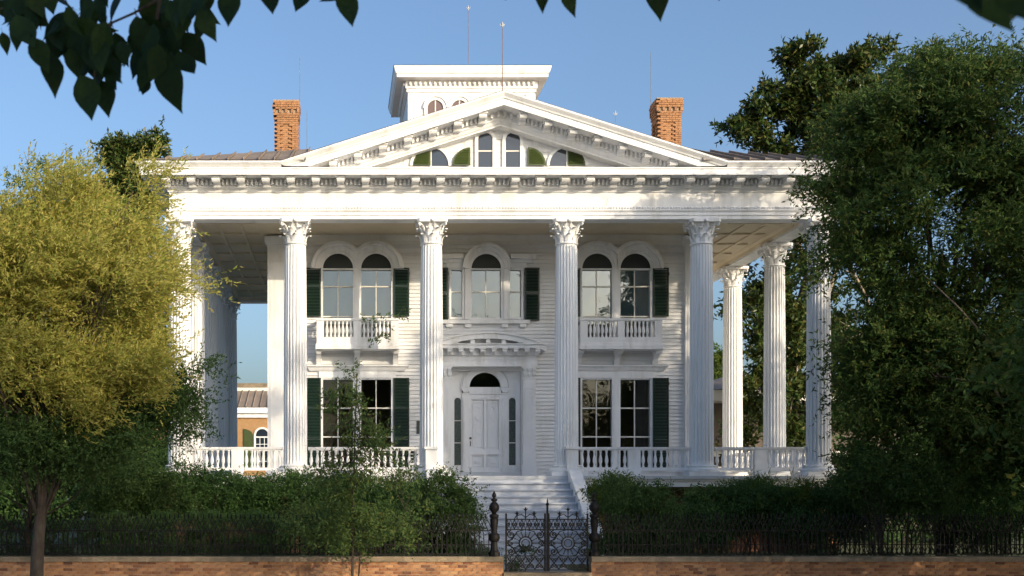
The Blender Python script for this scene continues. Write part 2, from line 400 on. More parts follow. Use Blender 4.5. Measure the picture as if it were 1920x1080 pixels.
def capital_mesh():
    b = MB(); z0 = 9.60
    b.lathe([(.33, z0), (.36, z0+.02), (.36, z0+.05), (.31, z0+.07), (.285, z0+.2), (.285, z0+.4), (.31, z0+.56), (.36, z0+.66)], n=20)
    def leaf(a, zb, h, r, out, w):
        c, s = math.cos(a), math.sin(a); rows = []
        for t in (0, .25, .5, .72, .88, 1.0, .93):
            pass
        prof = [(0, 0, 1), (.015, .3, 1.05), (.03, .55, 1.0), (.08, .8, .85), (.16, .97, .6), (.22, .98, .42), (.25, .90, .25)]
        vs = []
        for o, t, ww in prof:
            rr = r + o*out/.25; z = zb + h*t; hw = w*ww/2
            for q, lift in ((-1, -.015), (-.5, .012), (0, .03), (.5, .012), (1, -.015)):
                x, y = rr + lift, q*hw
                vs.append((x*c - y*s, x*s + y*c, z - abs(q)*.02))
        fs = [(i*5+k, i*5+k+1, i*5+k+6, i*5+k+5) for i in range(6) for k in range(4)]
        b.add(vs, fs)
    for k in range(8): leaf(k*PI/4, z0+.06, .27, .31, .17, .21)
    for k in range(8): leaf(k*PI/4+PI/8, z0+.20, .32, .30, .21, .20)
    for k in range(4):
        a = PI/4 + k*PI/2
        # corner volutes: a curled stalk
        pts = []
        for t in np.linspace(0, 1, 9):
            rr = .33 + .22*t**1.7; pts.append((rr*math.cos(a), rr*math.sin(a), z0+.40+.29*t-.06*t**5))
        for t in np.linspace(0.2, 1, 7):
            an = -PI*1.6*t; q = .055*(1-.5*t)
            rr = .545 + q*math.cos(an+PI/2)*1.1; pts.append((rr*math.cos(a), rr*math.sin(a), z0+.605+q*math.sin(an+PI/2)))
        b.tube(pts, .032, 5, .024)
        for sg in (-1, 1):
            a2 = k*PI/2 + sg*.16
            b.tube([((.335+.07*t)*math.cos(a2+sg*(.25-.25*t)), (.335+.07*t)*math.sin(a2+sg*(.25-.25*t)), z0+.42+.22*t) for t in np.linspace(0, 1, 5)], .026, 4, .02)
        a3 = k*PI/2; b.lathe([(.02, -.05), (.07, -.02), (.07, .03), (.03, .06)], .43*math.cos(a3), .43*math.sin(a3), z0+.71, 7)
    poly = []
    for k in range(4):
        a = PI/4 + k*PI/2; 
        for da in (-.09, .09): poly.append((.62*math.cos(a+da), .62*math.sin(a+da)))
        for j in (1, 2, 3):
            t = k*PI/2 + PI/4 + .09 + (PI/2-.18)*j/4
            rad = .43 + .055*abs(j-2); poly.append((rad*math.cos(t), rad*math.sin(t)))
    b.prism(poly, z0+.665, AB-.003, 'z')
    return b.mesh('capital', M['white'])
smesh, bmesh_, cmesh = shaft_mesh(), base_mesh(), capital_mesh()
def column(x, y):
    o = link('column', smesh, H, (x, y, 0)); link('column_base', bmesh_, o); link('capital', cmesh, o, rot=(0,0,0))
for x in COLX: column(x, 0)
for y in SIDEY:
    column(-9.98, y); column(9.98, y)
# entablature -------------------------------------------------------
LOOP = [(-EX, EY), (EX, EY), (EX, YB), (-EX, YB)]
def loop_part(name, prof, m=M['white'], path=LOOP, closed=True):
    return MB().sweep(path, prof, closed).build(name, m, H)
loop_part('architrave', [(-.6, CEIL+.03), (-.6, AB+.07), (-.57, AB+.07), (-.57, AB), (0, AB), (0, AB+.11), (.03, AB+.115), (.03, AB+.2), (.05, AB+.22), (.075, AB+.26), (.075, AB+.29), (0, AB+.295)])
loop_part('frieze', [(0, AB+.29), (0, 11.19)])
loop_part('bed_moulding', [(0, 11.19), (.04, 11.20), (.05, 11.24), (.10, 11.30), (.14, 11.32), (.14, 11.57)])
loop_part('cornice', [(.14, 11.56), (.75, 11.56), (.75, 11.54), (.78, 11.54), (.78, 11.70), (.80, 11.72), (.80, 11.76), (.10, 11.80)])
RX = 6.75
loop_part('crown_moulding', [(.76, 11.75), (.81, 11.765), (.83, 11.80), (.88, 11.86), (.90, 11.88), (.90, 11.93), (.2, 11.96)],
          path=[(RX, EY), (EX, EY), (EX, YB), (-EX, YB), (-EX, EY), (-RX, EY)], closed=False)
b = MB()
n = int(2*EX/.088)
for k in range(n):
    x = -EX + (k+.5)*2*EX/n; b.lathe([(.012,-.02),(.034,.0),(.034,.045),(.012,.065)], x, EY-.025, AB+.315, 5)
for sx in (-1, 1):
    for k in range(60):
        b.lathe([(.012,-.02),(.034,.0),(.034,.045),(.012,.065)], sx*(EX+.025), EY+.1+k*.088, AB+.315, 5)
tag(b.build('bead_course', M['white'], H), kind='stuff')
# modillions and dentils
mo = MB()
mo.prism([(0,0),(0,-.245),(-.05,-.25),(-.11,-.22),(-.16,-.17),(-.30,-.135),(-.40,-.15),(-.44,-.13),(-.47,-.085),(-.49,-.05),(-.49,0)], -.11, .11, 'x')
mo.box(-.145, .145, -.52, 0, -.048, -.002)
mo.prism([(-.36,-.165),(-.46,-.175),(-.50,-.12),(-.46,-.065),(-.36,-.09)], -.12, .12, 'x')
mo.prism([(-.0,-.262),(-.1,-.255),(-.14,-.2),(-.08,-.15),(0,-.15)], -.12, .12, 'x')
mom = mo.mesh('modillion', M['white'])
dem = MB().box(-.031, .031, -.14, 0, -.16, -.0).mesh('dentil', M['white'])
SOF = 11.555; PJ = .14
NM = 28; sp = 2*(EX+.02)/(NM-1)
for k in range(NM):
    x = -(EX+.02) + k*sp
    link('modillion', mom, H, (x, EY-PJ, SOF))
    if k < NM-1:
        for j in range(4): link('dentil', dem, H, (x + sp*.24 + j*sp*.52/3, EY-PJ, SOF-.015))
ny = 21
dj = MB()
for sx in (-1, 1):
    for k in range(ny):
        y = EY + .45 + k*.79
        link('modillion', mom, H, (sx*(EX+PJ), y, SOF), (0, 0, sx*PI/2))
        for j in range(4):
            yy = y + .19 + j*.137
            dj.box(sx*(EX+PJ), sx*(EX+PJ+.1), yy-.034, yy+.034, SOF-.165, SOF-.015)
tag(dj.build('dentil_course', M['white'], H), kind='stuff')
# pediment ----------------------------------------------------------
APZ = 14.06; BZ = 11.93; SL = (APZ-BZ)/RX
def rake(name, prof, m=M['white'], zmin=11.80):
    vs, fs = [], []
    for p, dz in prof:
        x = RX if BZ+dz >= zmin else RX - (zmin-BZ-dz)/SL
        zb = APZ + dz - SL*x
        vs += [(-x, EY-p, zb), (0, EY-p, APZ+dz), (x, EY-p, zb)]
    for q in range(len(prof)-1):
        for s_ in (0, 1): fs.append((q*3+s_, q*3+s_+1, q*3+s_+4, q*3+s_+3))
    return MB().add(vs, fs).build(name, m, H)
rake('raking_crown', [(-.4, 0), (.90, 0), (.90, -.05), (.87, -.09), (.82, -.15), (.80, -.20), (.77, -.21)])
rake('raking_cornice', [(.77, -.205), (.77, -.40), (.74, -.40), (.74, -.385), (.14, -.385)])
rake('raking_bed_moulding', [(.14, -.385), (.14, -.62), (.10, -.64), (.05, -.72), (0, -.76), (0, -.80), (-.42, -.80)])
for sx in (-1, 1):
    k = 0
    x = .62
    while x < RX-1.55:
        z = APZ - .385 - SL*x
        link('modillion', mom, H, (sx*x, EY-PJ, z+.02))
        for j in range(4):
            xx = x + sp*.24 + j*sp*.52/3
            zz = APZ - .385 - SL*xx
            if xx < RX-1.5: link('dentil', dem, H, (sx*xx, EY-PJ, zz))
        x += sp
for xx in (-.3, -.1, .1, .3): link('dentil', dem, H, (xx, EY-PJ, APZ-.385-SL*abs(xx)-.01))
TY = .10
b = MB(); b.prism([(-RX+1.2, 11.7), (RX-1.2, 11.7), (RX-1.2, APZ-.7-SL*(RX-1.2)), (0, APZ-.7), (-RX+1.2, APZ-.7-SL*(RX-1.2))], TY, TY+.2)
b.build('tympanum', M['white'], H)
for k in range(9):   # flush boards of the tympanum
    z = 11.95 + k*.2; hw = (APZ-.78-z-.19)/SL
    if hw > .3: MB().box(-hw, hw, TY-.02, TY-.002, z, z+.19).build('tympanum_board', M['siding'], H)
# arched pair in the pediment
def arch_poly(cx, z0, zs, r, n=12):
    return [(cx-r, z0), (cx+r, z0)] + [(cx + r*math.cos(PI*k/n), zs + r*math.sin(PI*k/n)) for k in range(n+1)]
M['atticglass'] = mat('attic_glass', (.02,.03,.045), rough=.06, spec=1.0)
for cx in (-.43, .43):
    o = MB()
    o.ring(cx, 12.93, .225, .33, TY-.09, TY, 0, PI, 16); o.box(cx-.33, cx-.225, TY-.09, TY, 12.02, 12.93); o.box(cx+.225, cx+.33, TY-.09, TY, 12.02, 12.93)
    w = o.build('attic_window', M['white'], H)
    MB().prism(arch_poly(cx, 12.6, 12.93, .224), TY-.035, TY-.022).build('pane', M['atticglass'], w)
    MB().box(cx-.224, cx+.224, TY-.035, TY-.022, 12.02, 12.56).build('pane', M['atticglass'], w)
    MB().box(cx-.224, cx+.224, TY-.05, TY-.021, 12.56, 12.6).build('meeting_rail', M['trim'], w)
for sx in (-1, 1):
    cx = sx*2.14; zs = 12.12; r = .56
    o = MB(); o.ring(cx, zs, r, r+.09, TY-.08, TY, 0, PI, 18); o.box(cx-.03, cx+.03, TY-.06, TY-.021, 12.0, zs+r)
    w = o.build('lunette_window', M['white'], H)
    def quarter(flip, off):   # quarter round; flip = side of the straight edge
        pts = [(0, 0)] + [(flip*r*math.cos(PI/2*k/8), r*math.sin(PI/2*k/8)) for k in range(9)]
        return [(cx+off+u, zs+v) for u, v in pts]
    MB().prism(quarter(-sx, 0), TY-.034, TY-.022).build('pane', M['atticglass'], w)
    for (fl, off, y) in ((sx, 0, TY-.075), (sx, -sx*(2*r+.12), TY-.115)):
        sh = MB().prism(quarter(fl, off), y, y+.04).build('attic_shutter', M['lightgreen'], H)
        sl = MB(); zz = zs+.05
        while zz < zs+r-.08:
            hw = math.sqrt(max(0, r*r-(zz+.04-zs)**2))-.05
            if hw > .1:
                xa, xb = sorted((cx+off+fl*.05, cx+off+fl*hw)); sl.add([(xa,y-.004,zz+.045),(xb,y-.004,zz+.045),(xb,y-.028,zz),(xa,y-.028,zz)], [(0,1,2,3)])
            zz += .05
        tag(sl.build('slat', M['lightgreen'], sh), kind='stuff')
# roof --------------------------------------------------------------
EA = EX+.84; RSL = .354; EZ = 11.94; FY = EY-.84; BY = YB+.84
def rz(x, y): return EZ + RSL*min(EA-abs(x), y-FY, BY-y)
half = (BY-FY)/2
a0 = (-EA, FY, EZ); a1 = (EA, FY, EZ); a2 = (EA, BY, EZ); a3 = (-EA, BY, EZ)
r0 = (-(EA-half), FY+half, EZ+RSL*half); r1 = (EA-half, FY+half, EZ+RSL*half)
NX = RX-.75; NY = TY+.25; zn = EZ + RSL*(NY-FY)
MB().add([a0,a1,a2,a3,r0,r1,(-NX,FY,EZ),(-NX,NY,zn),(NX,NY,zn),(NX,FY,EZ)], [(0,6,7,4),(7,8,5,4),(8,9,1,5),(1,2,5),(2,3,4,5),(3,0,4)]).build('roof', M['roof'], H)
pw = .47; x = RX-.75
while x < EA-.1:
    xe = min(x+pw, EA-.02)
    for sx in (-1, 1):
        b = MB(); dx0, dx1 = EA-x, EA-xe; u = .03
        def pt(xx, d): return (sx*xx, FY+d-.02, EZ+RSL*d+u)
        b.add([pt(x+.02,.0), pt(xe-.02,.0), pt(xe-.02,dx1), pt(x+.02,dx0-.02)], [(0,1,2,3)])
        b.add([(sx*x, FY-.02, EZ+u), (sx*x, FY-.02, EZ+u+.075), (sx*x, FY+dx0, EZ+RSL*dx0+u+.075), (sx*x, FY+dx0, EZ+RSL*dx0+u),
               (sx*(x+.035), FY-.02, EZ+u), (sx*(x+.035), FY-.02, EZ+u+.075), (sx*(x+.035), FY+dx0, EZ+RSL*dx0+u+.075), (sx*(x+.035), FY+dx0, EZ+RSL*dx0+u)],
              [(0,1,2,3),(4,7,6,5),(1,5,6,2),(0,4,5,1)])
        b.build('roof_panel', M['roof'], H)
    x = xe
# gable roof behind the pediment
gy0, gy1 = EY-.85, 9.0
MB().add([(-RX, gy0, BZ+.03), (0, gy0, APZ+.03), (RX, gy0, BZ+.03), (-RX, gy1, BZ+.03), (0, gy1, APZ+.03), (RX, gy1, BZ+.03)], [(0,1,4,3),(1,2,5,4)]).build('gable_roof', M['roof'], H)
# chimneys
def chimney(x, y, top):
    w = .43; o = empty('chimney', (x, y, 0), H)
    z0 = 12.6; zt = top-.62
    MB().box(-w+.065, w-.065, -w+.065, w-.065, z0, top-.03).build('mortar_core', M['mortar'], o)
    b = MB(); bl, bh = .215, .077
    zz = z0; row = 0
    def course(hw, zz, row):
        nb = max(3, round(2*hw/bl)); L = 2*hw/nb
        for side in range(4):
            for k in range(nb):
                xa = -hw + k*L + (L/2 if row % 2 else 0); xb = xa+L-.012
                if xa > hw-.04: continue
                xb = min(xb, hw-.003)
                recess = abs((xa+xb)/2) < .12 and side in (0, 3) and z0 < zz < zt-.25
                d = .055 if recess else 0
                j = random.uniform(0, .006)
                lo, hi = -hw-j+d, -hw+.08+d
                c = {0: (xa, xb, lo, hi), 1: (-hi, -lo, xa, xb), 2: (xa, xb, -hi, -lo), 3: (lo, hi, xa, xb)}[side]
                if side in (1, 3): c = (c[0], c[1], xa+.082 if k == 0 else xa, min(xb, hw-.082))
                b.box(*c, zz, zz+bh-.011)
    while zz < zt: course(w, zz, row); zz += bh; row += 1
    for hw in (w+.02, w+.035): course(hw, zz, row); zz += bh; row += 1
    dz = zz
    for side in range(2):
        for k in range(5):
            xx = -w + .0 + k*2*w/4 - .045
            for s_ in (-1, 1):
                if side == 0: b.box(xx, xx+.09, min(s_*(w+.05), s_*w), max(s_*(w+.05), s_*w), dz, dz+.13)
                else: b.box(min(s_*(w+.05), s_*w), max(s_*(w+.05), s_*w), xx, xx+.09, dz, dz+.13)
    zz = dz+.135
    for hw in (w+.055, w+.07, w+.07, w+.05): course(hw, zz, row); zz += bh; row += 1
    tag(b.build('brick', M['chimneybrick'], o), kind='stuff')
    MB().box(-w-.04, w+.04, -w-.04, w+.04, zz-.012, zz+.03).build('chimney_cap', M['mortar'], o)
    MB().box(-w+.01, w-.01, -w+.01, w-.01, dz-.02, zz-.03).build('mortar_core', M['mortar'], o)
    return o
chimney(-6.92, 6.2, 16.05); chimney(6.98, 6.2, 16.10)
# cupola ------------------------------------------------------------
CB = 2.40; cy0 = 7.6; cy1 = cy0+3.9
cu = MB().box(-CB, CB, cy0, cy1, 13.8, 17.3).build('cupola', M['white'], H)
CP = [(-CB, cy0), (CB, cy0), (CB, cy1), (-CB, cy1)]
MB().sweep(CP, [(0, 16.95), (.05, 16.97), (.05, 17.08), (.09, 17.1), (.09, 17.38), (.44, 17.40), (.44, 17.52), (.47, 17.54), (.50, 17.62), (.54, 17.74), (.54, 17.80), (0, 17.86)], True).build('cornice', M['white'], cu)
MB().add([(-CB-.56, cy0-.56, 17.81), (CB+.56, cy0-.56, 17.81), (CB+.56, cy1+.56, 17.81), (-CB-.56, cy1+.56, 17.81), (0, (cy0+cy1)/2, 18.1)], [(0,1,4),(1,2,4),(2,3,4),(3,0,4)]).build('cupola_roof', M['seam'], cu)
b = MB()
for k in range(26):
    x = -CB + .08 + k*(2*CB-.16)/25; b.lathe([(.02,-.07),(.052,-.04),(.06,.03),(.04,.07)], x, cy0-.14, 17.26, 6)
    if k < 20:
        y = cy0 + k*.19; b.lathe([(.02,-.07),(.052,-.04),(.06,.03),(.04,.07)], -CB-.14, y, 17.26, 6)
tag(b.build('bead_course', M['white'], cu), kind='stuff')
for cx in (-1.36, -.45, .45, 1.36):
    o = MB(); o.ring(cx, 16.36, .30, .42, cy0-.08, cy0, 0, PI, 14); o.ring(cx, 16.36, .42, .46, cy0-.12, cy0, 0, PI, 14)
    o.box(cx-.42, cx-.30, cy0-.08, cy0, 14.2, 16.36); o.box(cx+.30, cx+.42, cy0-.08, cy0, 14.2, 16.36); o.box(cx-.02, cx+.02, cy0-.05, cy0-.01, 14.2, 16.65)
    w = o.build('cupola_window', M['white'], cu)
    MB().prism(arch_poly(cx, 14.2, 16.36, .30), cy0-.03, cy0-.012).build('pane', mat('cupola_glass', (.16,.11,.10), rough=.15), cu).parent = cu
for sx in (-1, 1):
    o = MB(); x = sx*(CB-.17); o.box(x-.17, x+.19 if sx > 0 else x+.17, cy0-.05, cy0-.002, 14, 16.9)
    o.box(x-.08, x-.05, cy0-.07, cy0-.04, 15.9, 16.75); o.box(x+.05, x+.08, cy0-.07, cy0-.04, 15.9, 16.75); o.box(x-.05, x+.05, cy0-.07, cy0-.04, 16.70, 16.75)
    o.box(x-.05, x+.05, cy0-.07, cy0-.04, 15.9, 15.95)
    o.tube([(x+.09*math.cos(t), cy0-.06, 15.65+.09*math.sin(t)) for t in np.linspace(0, 2*PI, 12, endpoint=False)], .025, 4, closed=True)
    o.build('corner_pilaster', M['white'], cu)
# lightning rods
def rod(px, ytop, ybot, D, r, m, orn=True):
    p, q = at(px, ybot, D), at(px, ytop, D); off = Vector((XC, YF, 0))
    o = MB().tube([p-off, q-off], r, 5, r*.7).build('lightning_rod', m, H)
    if orn:
        c = q-off; b = MB(); b.lathe([(.008,-.11),(.03,-.04),(.03,-.01),(.008,.08)], c.x, c.y, c.z, 6)
        b.tube([c+Vector((-.075,0,.01)), c+Vector((-.04,0,-.06)), c+Vector((.04,0,-.06)), c+Vector((.075,0,.01))], .011, 4)
        b.build('rod_tip', M['whiterod'], o)
M['rustrod'] = mat('rust_rod', (.20,.12,.09), rough=.7)
rod(942, 45, 176, YF-.6, .014, M['rustrod'])
rod(878, 14, 119, YF+9.5, .011, M['rustrod'])
rod(562, 105, 290, YF+6.7, .013, M['rod'], False)
rod(575.5, 206, 290, YF+5.5, .012, M['rod'], False)
rod(1220, 97, 195, YF+6.4, .012, M['rod'], False)
rod(1154, 212, 290, YF+6.4, .012, M['rod'])
# ceiling of the porches ----------------------------------------------
b = MB(); b.box(-9.7, 9.7, .27, WALL, CEIL, CEIL+.05); b.box(-9.7, -HW, WALL, 16.1, CEIL, CEIL+.05); b.box(HW, 9.7, WALL, 16.1, CEIL, CEIL+.05)
b.build('porch_ceiling', M['ceiling'], H)
for sx in (-1, 1):
    b = MB()
    x0, x1 = sx*HW, sx*9.67
    for y in np.arange(1.2, 16.1, 1.65):
        b.box(min(x0, x1)+.2, max(x0, x1)-.3, y, y+.10, CEIL-.06, CEIL-.002)
    for f in (.36, .68):
        xx = x0 + (x1-x0)*f; 
        for y in np.arange(1.2, 14.6, 1.65): b.box(xx-.05, xx+.05, y+.11, y+1.64, CEIL-.055, CEIL-.002)
    b.build('ceiling_batten', M['ceiling'], H)
MB().sweep([(-9.67, .3), (-9.67, 16.0), (9.67, 16.0), (9.67, .3)], [(0, CEIL-.2), (.03, CEIL-.2), (.05, CEIL-.1), (.14, CEIL-.02), (.14, CEIL-.004), (0, CEIL-.004)], False).build('ceiling_moulding', M['ceiling'], H)

# walls -------------------------------------------------------------
UZ0, UZ1, USP = 7.84, 9.47, 9.47
LZ0, LZ1 = 2.72, 5.74
OPEN = []    # x0,x1,z0,z1 openings of the front wall
for c in (-4.39, 4.42):
    OPEN.append((c-1.19, c+1.19, 7.10, UZ1)); OPEN.append((c-1.19, c+1.19, LZ0, LZ1))
OPEN.append((-1.24, 1.24, UZ0-.02, UZ1))
OPEN.append((-1.22, 1.20, FL, 6.02))
xsb = sorted({-HW, HW, *[o[0] for o in OPEN], *[o[1] for o in OPEN]}); zsb = sorted({0, CEIL, *[o[2] for o in OPEN], *[o[3] for o in OPEN]})
b = MB()
for i in range(len(xsb)-1):
    for j in range(len(zsb)-1):
        mx, mz = (xsb[i]+xsb[i+1])/2, (zsb[j]+zsb[j+1])/2
        if any(o[0] < mx < o[1] and o[2] < mz < o[3] for o in OPEN): continue
        b.box(xsb[i], xsb[i+1], WALL+.03, WALL+.25, zsb[j], zsb[j+1])
b.build('front_wall', M['siding'], H)
b = MB(); b.box(-HW, -HW+.25, WALL+.25, 16.2, 0, CEIL); b.box(HW-.25, HW, WALL+.25, 16.2, 0, CEIL); b.box(-HW+.25, HW-.25, 15.95, 16.2, 0, CEIL); b.box(-HW, HW, WALL+.03, 16.2, CEIL+.051, CEIL+.2)
b.build('house_wall', M['white'], H)
# siding boards of the front wall, cut round the openings
bh = .128
sb = MB(); sb.add([(-.5,-.026,0),(.5,-.026,0),(.5,.018,bh),(-.5,.018,bh),(-.5,.03,0),(.5,.03,0),(.5,.03,bh),(-.5,.03,bh)],
                  [(0,1,2,3),(0,4,5,1),(2,6,7,3),(0,3,7,4),(1,5,6,2)])
sbm = sb.mesh('siding_board', M['siding'])
z = FL+.01
while z < CEIL-.02:
    iv = [(-HW+.64, HW-.64)]
    for o in OPEN:
        if o[2]-.02 < z+bh and z < o[3]+.02:
            nv = []
            for a, c in iv:
                if o[1] <= a or o[0] >= c: nv.append((a, c)); continue
                if o[0] > a: nv.append((a, o[0]))
                if o[1] < c: nv.append((o[1], c))
            iv = nv
    for a, c in iv:
        if c-a > .05: link('siding_board', sbm, H, ((a+c)/2, WALL, z), scale=(c-a, 1, 1))
    z += bh-.001
# corner pilasters
for sx in (-1, 1):
    x0, x1 = sorted((sx*(HW-.64), sx*(HW+.05)))
    o = MB(); o.box(x0, x1, WALL-.14, WALL+.3, FL, CEIL-.35); o.box(x0-.06, x1+.06, WALL-.2, WALL+.3, FL, FL+.3); 
    o.box(x0-.05, x1+.05, WALL-.19, WALL+.3, CEIL-.35, CEIL-.28); o.box(x0-.1, x1+.1, WALL-.24, WALL+.3, CEIL-.28, CEIL-.08)
    o.box(x0+.09, x0+.13, WALL-.155, WALL-.14, FL+.5, CEIL-.9); o.box(x1-.13, x1-.09, WALL-.155, WALL-.14, FL+.5, CEIL-.9); o.box(x0+.13, x1-.13, WALL-.155, WALL-.14, CEIL-.94, CEIL-.9)
    o.build('corner_pilaster', M['white'], H)
MB().sweep([(-HW+.7, WALL), (HW-.7, WALL)], [(0, CEIL-.32), (.04, CEIL-.32), (.05, CEIL-.2), (.14, CEIL-.04), (.14, CEIL-.003), (0, CEIL-.003)]).build('wall_cornice', M['trim'], H)
MB().box(-HW-.22, -HW-.02, 8.2, 10.2, 6.0, 6.22).build('side_window_hood', M['white'], H)
# rooms behind the glass
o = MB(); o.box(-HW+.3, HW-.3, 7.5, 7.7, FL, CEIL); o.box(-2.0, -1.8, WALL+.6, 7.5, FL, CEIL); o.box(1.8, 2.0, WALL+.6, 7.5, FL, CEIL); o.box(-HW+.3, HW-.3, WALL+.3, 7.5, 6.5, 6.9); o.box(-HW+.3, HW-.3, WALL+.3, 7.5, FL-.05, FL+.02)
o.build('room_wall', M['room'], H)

def window(cx, z0, z1, w, bars, y=WALL, glass='glass', blind=False, split=True):
    """Sash window: frame mesh, panes and bars as children."""
    hw = w/2; o = MB(); g = y+.10
    fr = .07
    o.box(cx-hw-fr, cx-hw, y-.05, y+.24, z0-.08, z1+.02); o.box(cx+hw, cx+hw+fr, y-.05, y+.24, z0-.08, z1+.02)
    o.box(cx-hw, cx+hw, y-.02, y+.24, z0-.08, z0); o.box(cx-hw, cx+hw, y-.02, y+.24, z1-.03, z1+.02)
    win = o.build('window', M['white'], H)
    zs = [z0] + bars + [z1-.03]
    xs = [cx-hw, cx, cx+hw] if split else [cx-hw, cx+hw]
    for zb in bars: MB().box(cx-hw, cx+hw, g-.04, g+.03, zb-.022, zb+.022).build('meeting_rail', M['trim'], win)
    if split: MB().box(cx-.017, cx+.017, g-.03, g+.02, z0, z1-.03).build('muntin', M['trim'], win)
    for i in range(len(zs)-1):
        for j in range(len(xs)-1):
            MB().add([(xs[j], g, zs[i]), (xs[j+1], g, zs[i]), (xs[j+1], g, zs[i+1]), (xs[j], g, zs[i+1])], [(0,1,2,3)]).build('pane', M[glass], win)
    if blind:
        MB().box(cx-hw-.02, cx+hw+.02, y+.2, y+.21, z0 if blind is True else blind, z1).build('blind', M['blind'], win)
    return win
def slats(b, x0, x1, z0, z1, y, step=.05):
    z = z0
    while z < z1-.03:
        b.add([(x0,y+.03,z+step*.95),(x1,y+.03,z+step*.95),(x1,y,z),(x0,y,z)], [(0,1,2,3)]); z += step
def shutter(x0, x1, z0, z1, mids, y=WALL-.10, rot=0):
    o = MB(); t = .05
    o.box(x0, x0+t, y, y+.04, z0, z1); o.box(x1-t, x1, y, y+.04, z0, z1)
    zs = [z0] + mids + [z1]
    for q in zs: o.box(x0+t, x1-t, y+.001, y+.039, max(z0, q-.04), min(z1, q+.04))
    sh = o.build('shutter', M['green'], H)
    s2 = MB()
    for a, c in zip(zs[:-1], zs[1:]): slats(s2, x0+t, x1-t, a+.045, c-.04, y+.004)
    tag(s2.build('slat', M['green'], sh), kind='stuff')
    MB().box(x0-.012 if x0 < -4 or 0 < x0 < 3 else x1-.0, x0 if x0 < -4 or 0 < x0 < 3 else x1+.012, y-.01, y+.02, z1-.25, z1-.15).build('hinge', M['iron'], sh)
    return sh
def hood_arch(name, cx, cz, layers, cut=None, side=0):
    o = MB()
    for r0_, r1_, pr in layers:
        if cut:
            lim = lambda r: math.acos(min(1, cut/r)) if r > cut else 0
            a0_, a1_ = (lim, PI) if side < 0 else (0, lambda r: PI-lim(r))
        else: a0_, a1_ = 0, PI
        o.ring(cx, cz, r0_, r1_, WALL-pr, WALL+.03, a0_, a1_, 22)
    return o
for gi, c in enumerate((-4.39, 4.42)):
    # upper arched pair
    for sx in (-1, 1):
        cx = c + sx*.65
        window(cx, 7.10, UZ1, 1.02, [7.86, 8.88], glass='glassup', blind=7.86)
        o = hood_arch('h', cx, USP, [(.515,.60,.08),(.60,.78,.15),(.78,.88,.30),(.88,.93,.22)], .65, sx)
        o.build('window_hood', M['white'], H)
        l = MB().prism([(cx+.51*math.cos(PI*k/18), USP+.02+.51*math.sin(PI*k/18)) for k in range(19)], WALL-.03, WALL-.01).build('lunette_panel', M['black'], H)
        MB().box(cx-.012, cx+.012, WALL-.04, WALL-.031, USP+.02, USP+.5).build('panel_rib', M['black'], l)
        xo = c + sx*1.24 if sx > 0 else c-1.76
        shutter(xo, xo+.53, UZ0, UZ1+.02, [8.88])
    o = MB(); o.box(c-.075, c+.075, WALL-.07, WALL+.2, 7.02, UZ1+.35)
    o.build('window_mullion', M['white'], H)
    # lower pair, down to the floor
    for sx in (-1, 1):
        cx = c + sx*.65
        window(cx, LZ0, LZ1, 1.02, [3.76, 4.74])
        for q in (-1, 1):
            pts = []; 
            for k in range(13): pts.append((cx+q*(.50-.13*k/12), WALL+.34+.03*(k % 2)))
            d = MB(); 
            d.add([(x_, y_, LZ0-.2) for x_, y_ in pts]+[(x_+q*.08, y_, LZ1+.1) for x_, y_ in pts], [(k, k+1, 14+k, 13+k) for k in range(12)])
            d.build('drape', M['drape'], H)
        xo = c + sx*1.24 if sx > 0 else c-1.76
        shutter(xo, xo+.53, LZ0-.05, LZ1+.02, [3.72, 4.74])
    o = MB(); o.box(c-.075, c+.075, WALL-.07, WALL+.2, LZ0-.1, LZ1+.02); o.box(c-1.3, c+1.3, WALL-.06, WALL+.03, LZ1+.022, LZ1+.24)
    o.build('window_casing', M['white'], H); o = MB()
    o.sweep([(c-1.55, WALL+.02), (c-1.55, WALL), (c+1.55, WALL), (c+1.55, WALL+.02)], [(0, LZ1+.25), (.06, LZ1+.25), (.1, LZ1+.30), (.13, LZ1+.36), (.16, LZ1+.40), (.2, LZ1+.40), (.2, LZ1+.45), (0, LZ1+.48)])
    o.build('window_hood', M['white'], H)
# middle window
window(0, UZ0-.02, UZ1, 1.0, [8.70], glass='glassup', blind=True)
for sx in (-1, 1): window(sx*1.0, UZ0, UZ1, .38, [8.70], glass='glassup', blind=True, split=False)
o = hood_arch('h', 0, USP, [(.505,.60,.08),(.60,.73,.16),(.73,.83,.30)])
l = MB().prism([(.50*math.cos(PI*k/18), USP+.02+.50*math.sin(PI*k/18)) for k in range(19)], WALL-.03, WALL-.01).build('lunette_panel', M['black'], H)
for sx in (-1, 1):
    x0, x1 = sorted((sx*.80, sx*1.66)); o.box(x0, x1, WALL-.30, WALL+.03, USP+.32, USP+.46); o.box(min(sx*.8, sx*1.6), max(sx*.8, sx*1.6), WALL-.11, WALL+.03, USP+.2, USP+.319)
    x0, x1 = sorted((sx*.61, sx*1.36)); o.box(x0, x1, WALL-.06, WALL+.03, USP+.021, USP+.199)
    x0, x1 = sorted((sx*.575, sx*.73)); o.box(x0, x1, WALL-.09, WALL+.2, UZ0-.1, USP+.018)
    shutter(*sorted((sx*1.30, sx*1.80)), UZ0-.14, UZ1+.03, [8.66])
o.build('window_hood', M['white'], H)
o = MB(); o.box(-1.48, 1.48, WALL-.16, WALL+.03, UZ0-.24, UZ0-.12)
for x in (-1.25, -.62, .62, 1.25): o.box(x-.11, x+.11, WALL-.12, WALL+.02, UZ0-.36, UZ0-.245)
o.build('window_sill', M['white'], H)

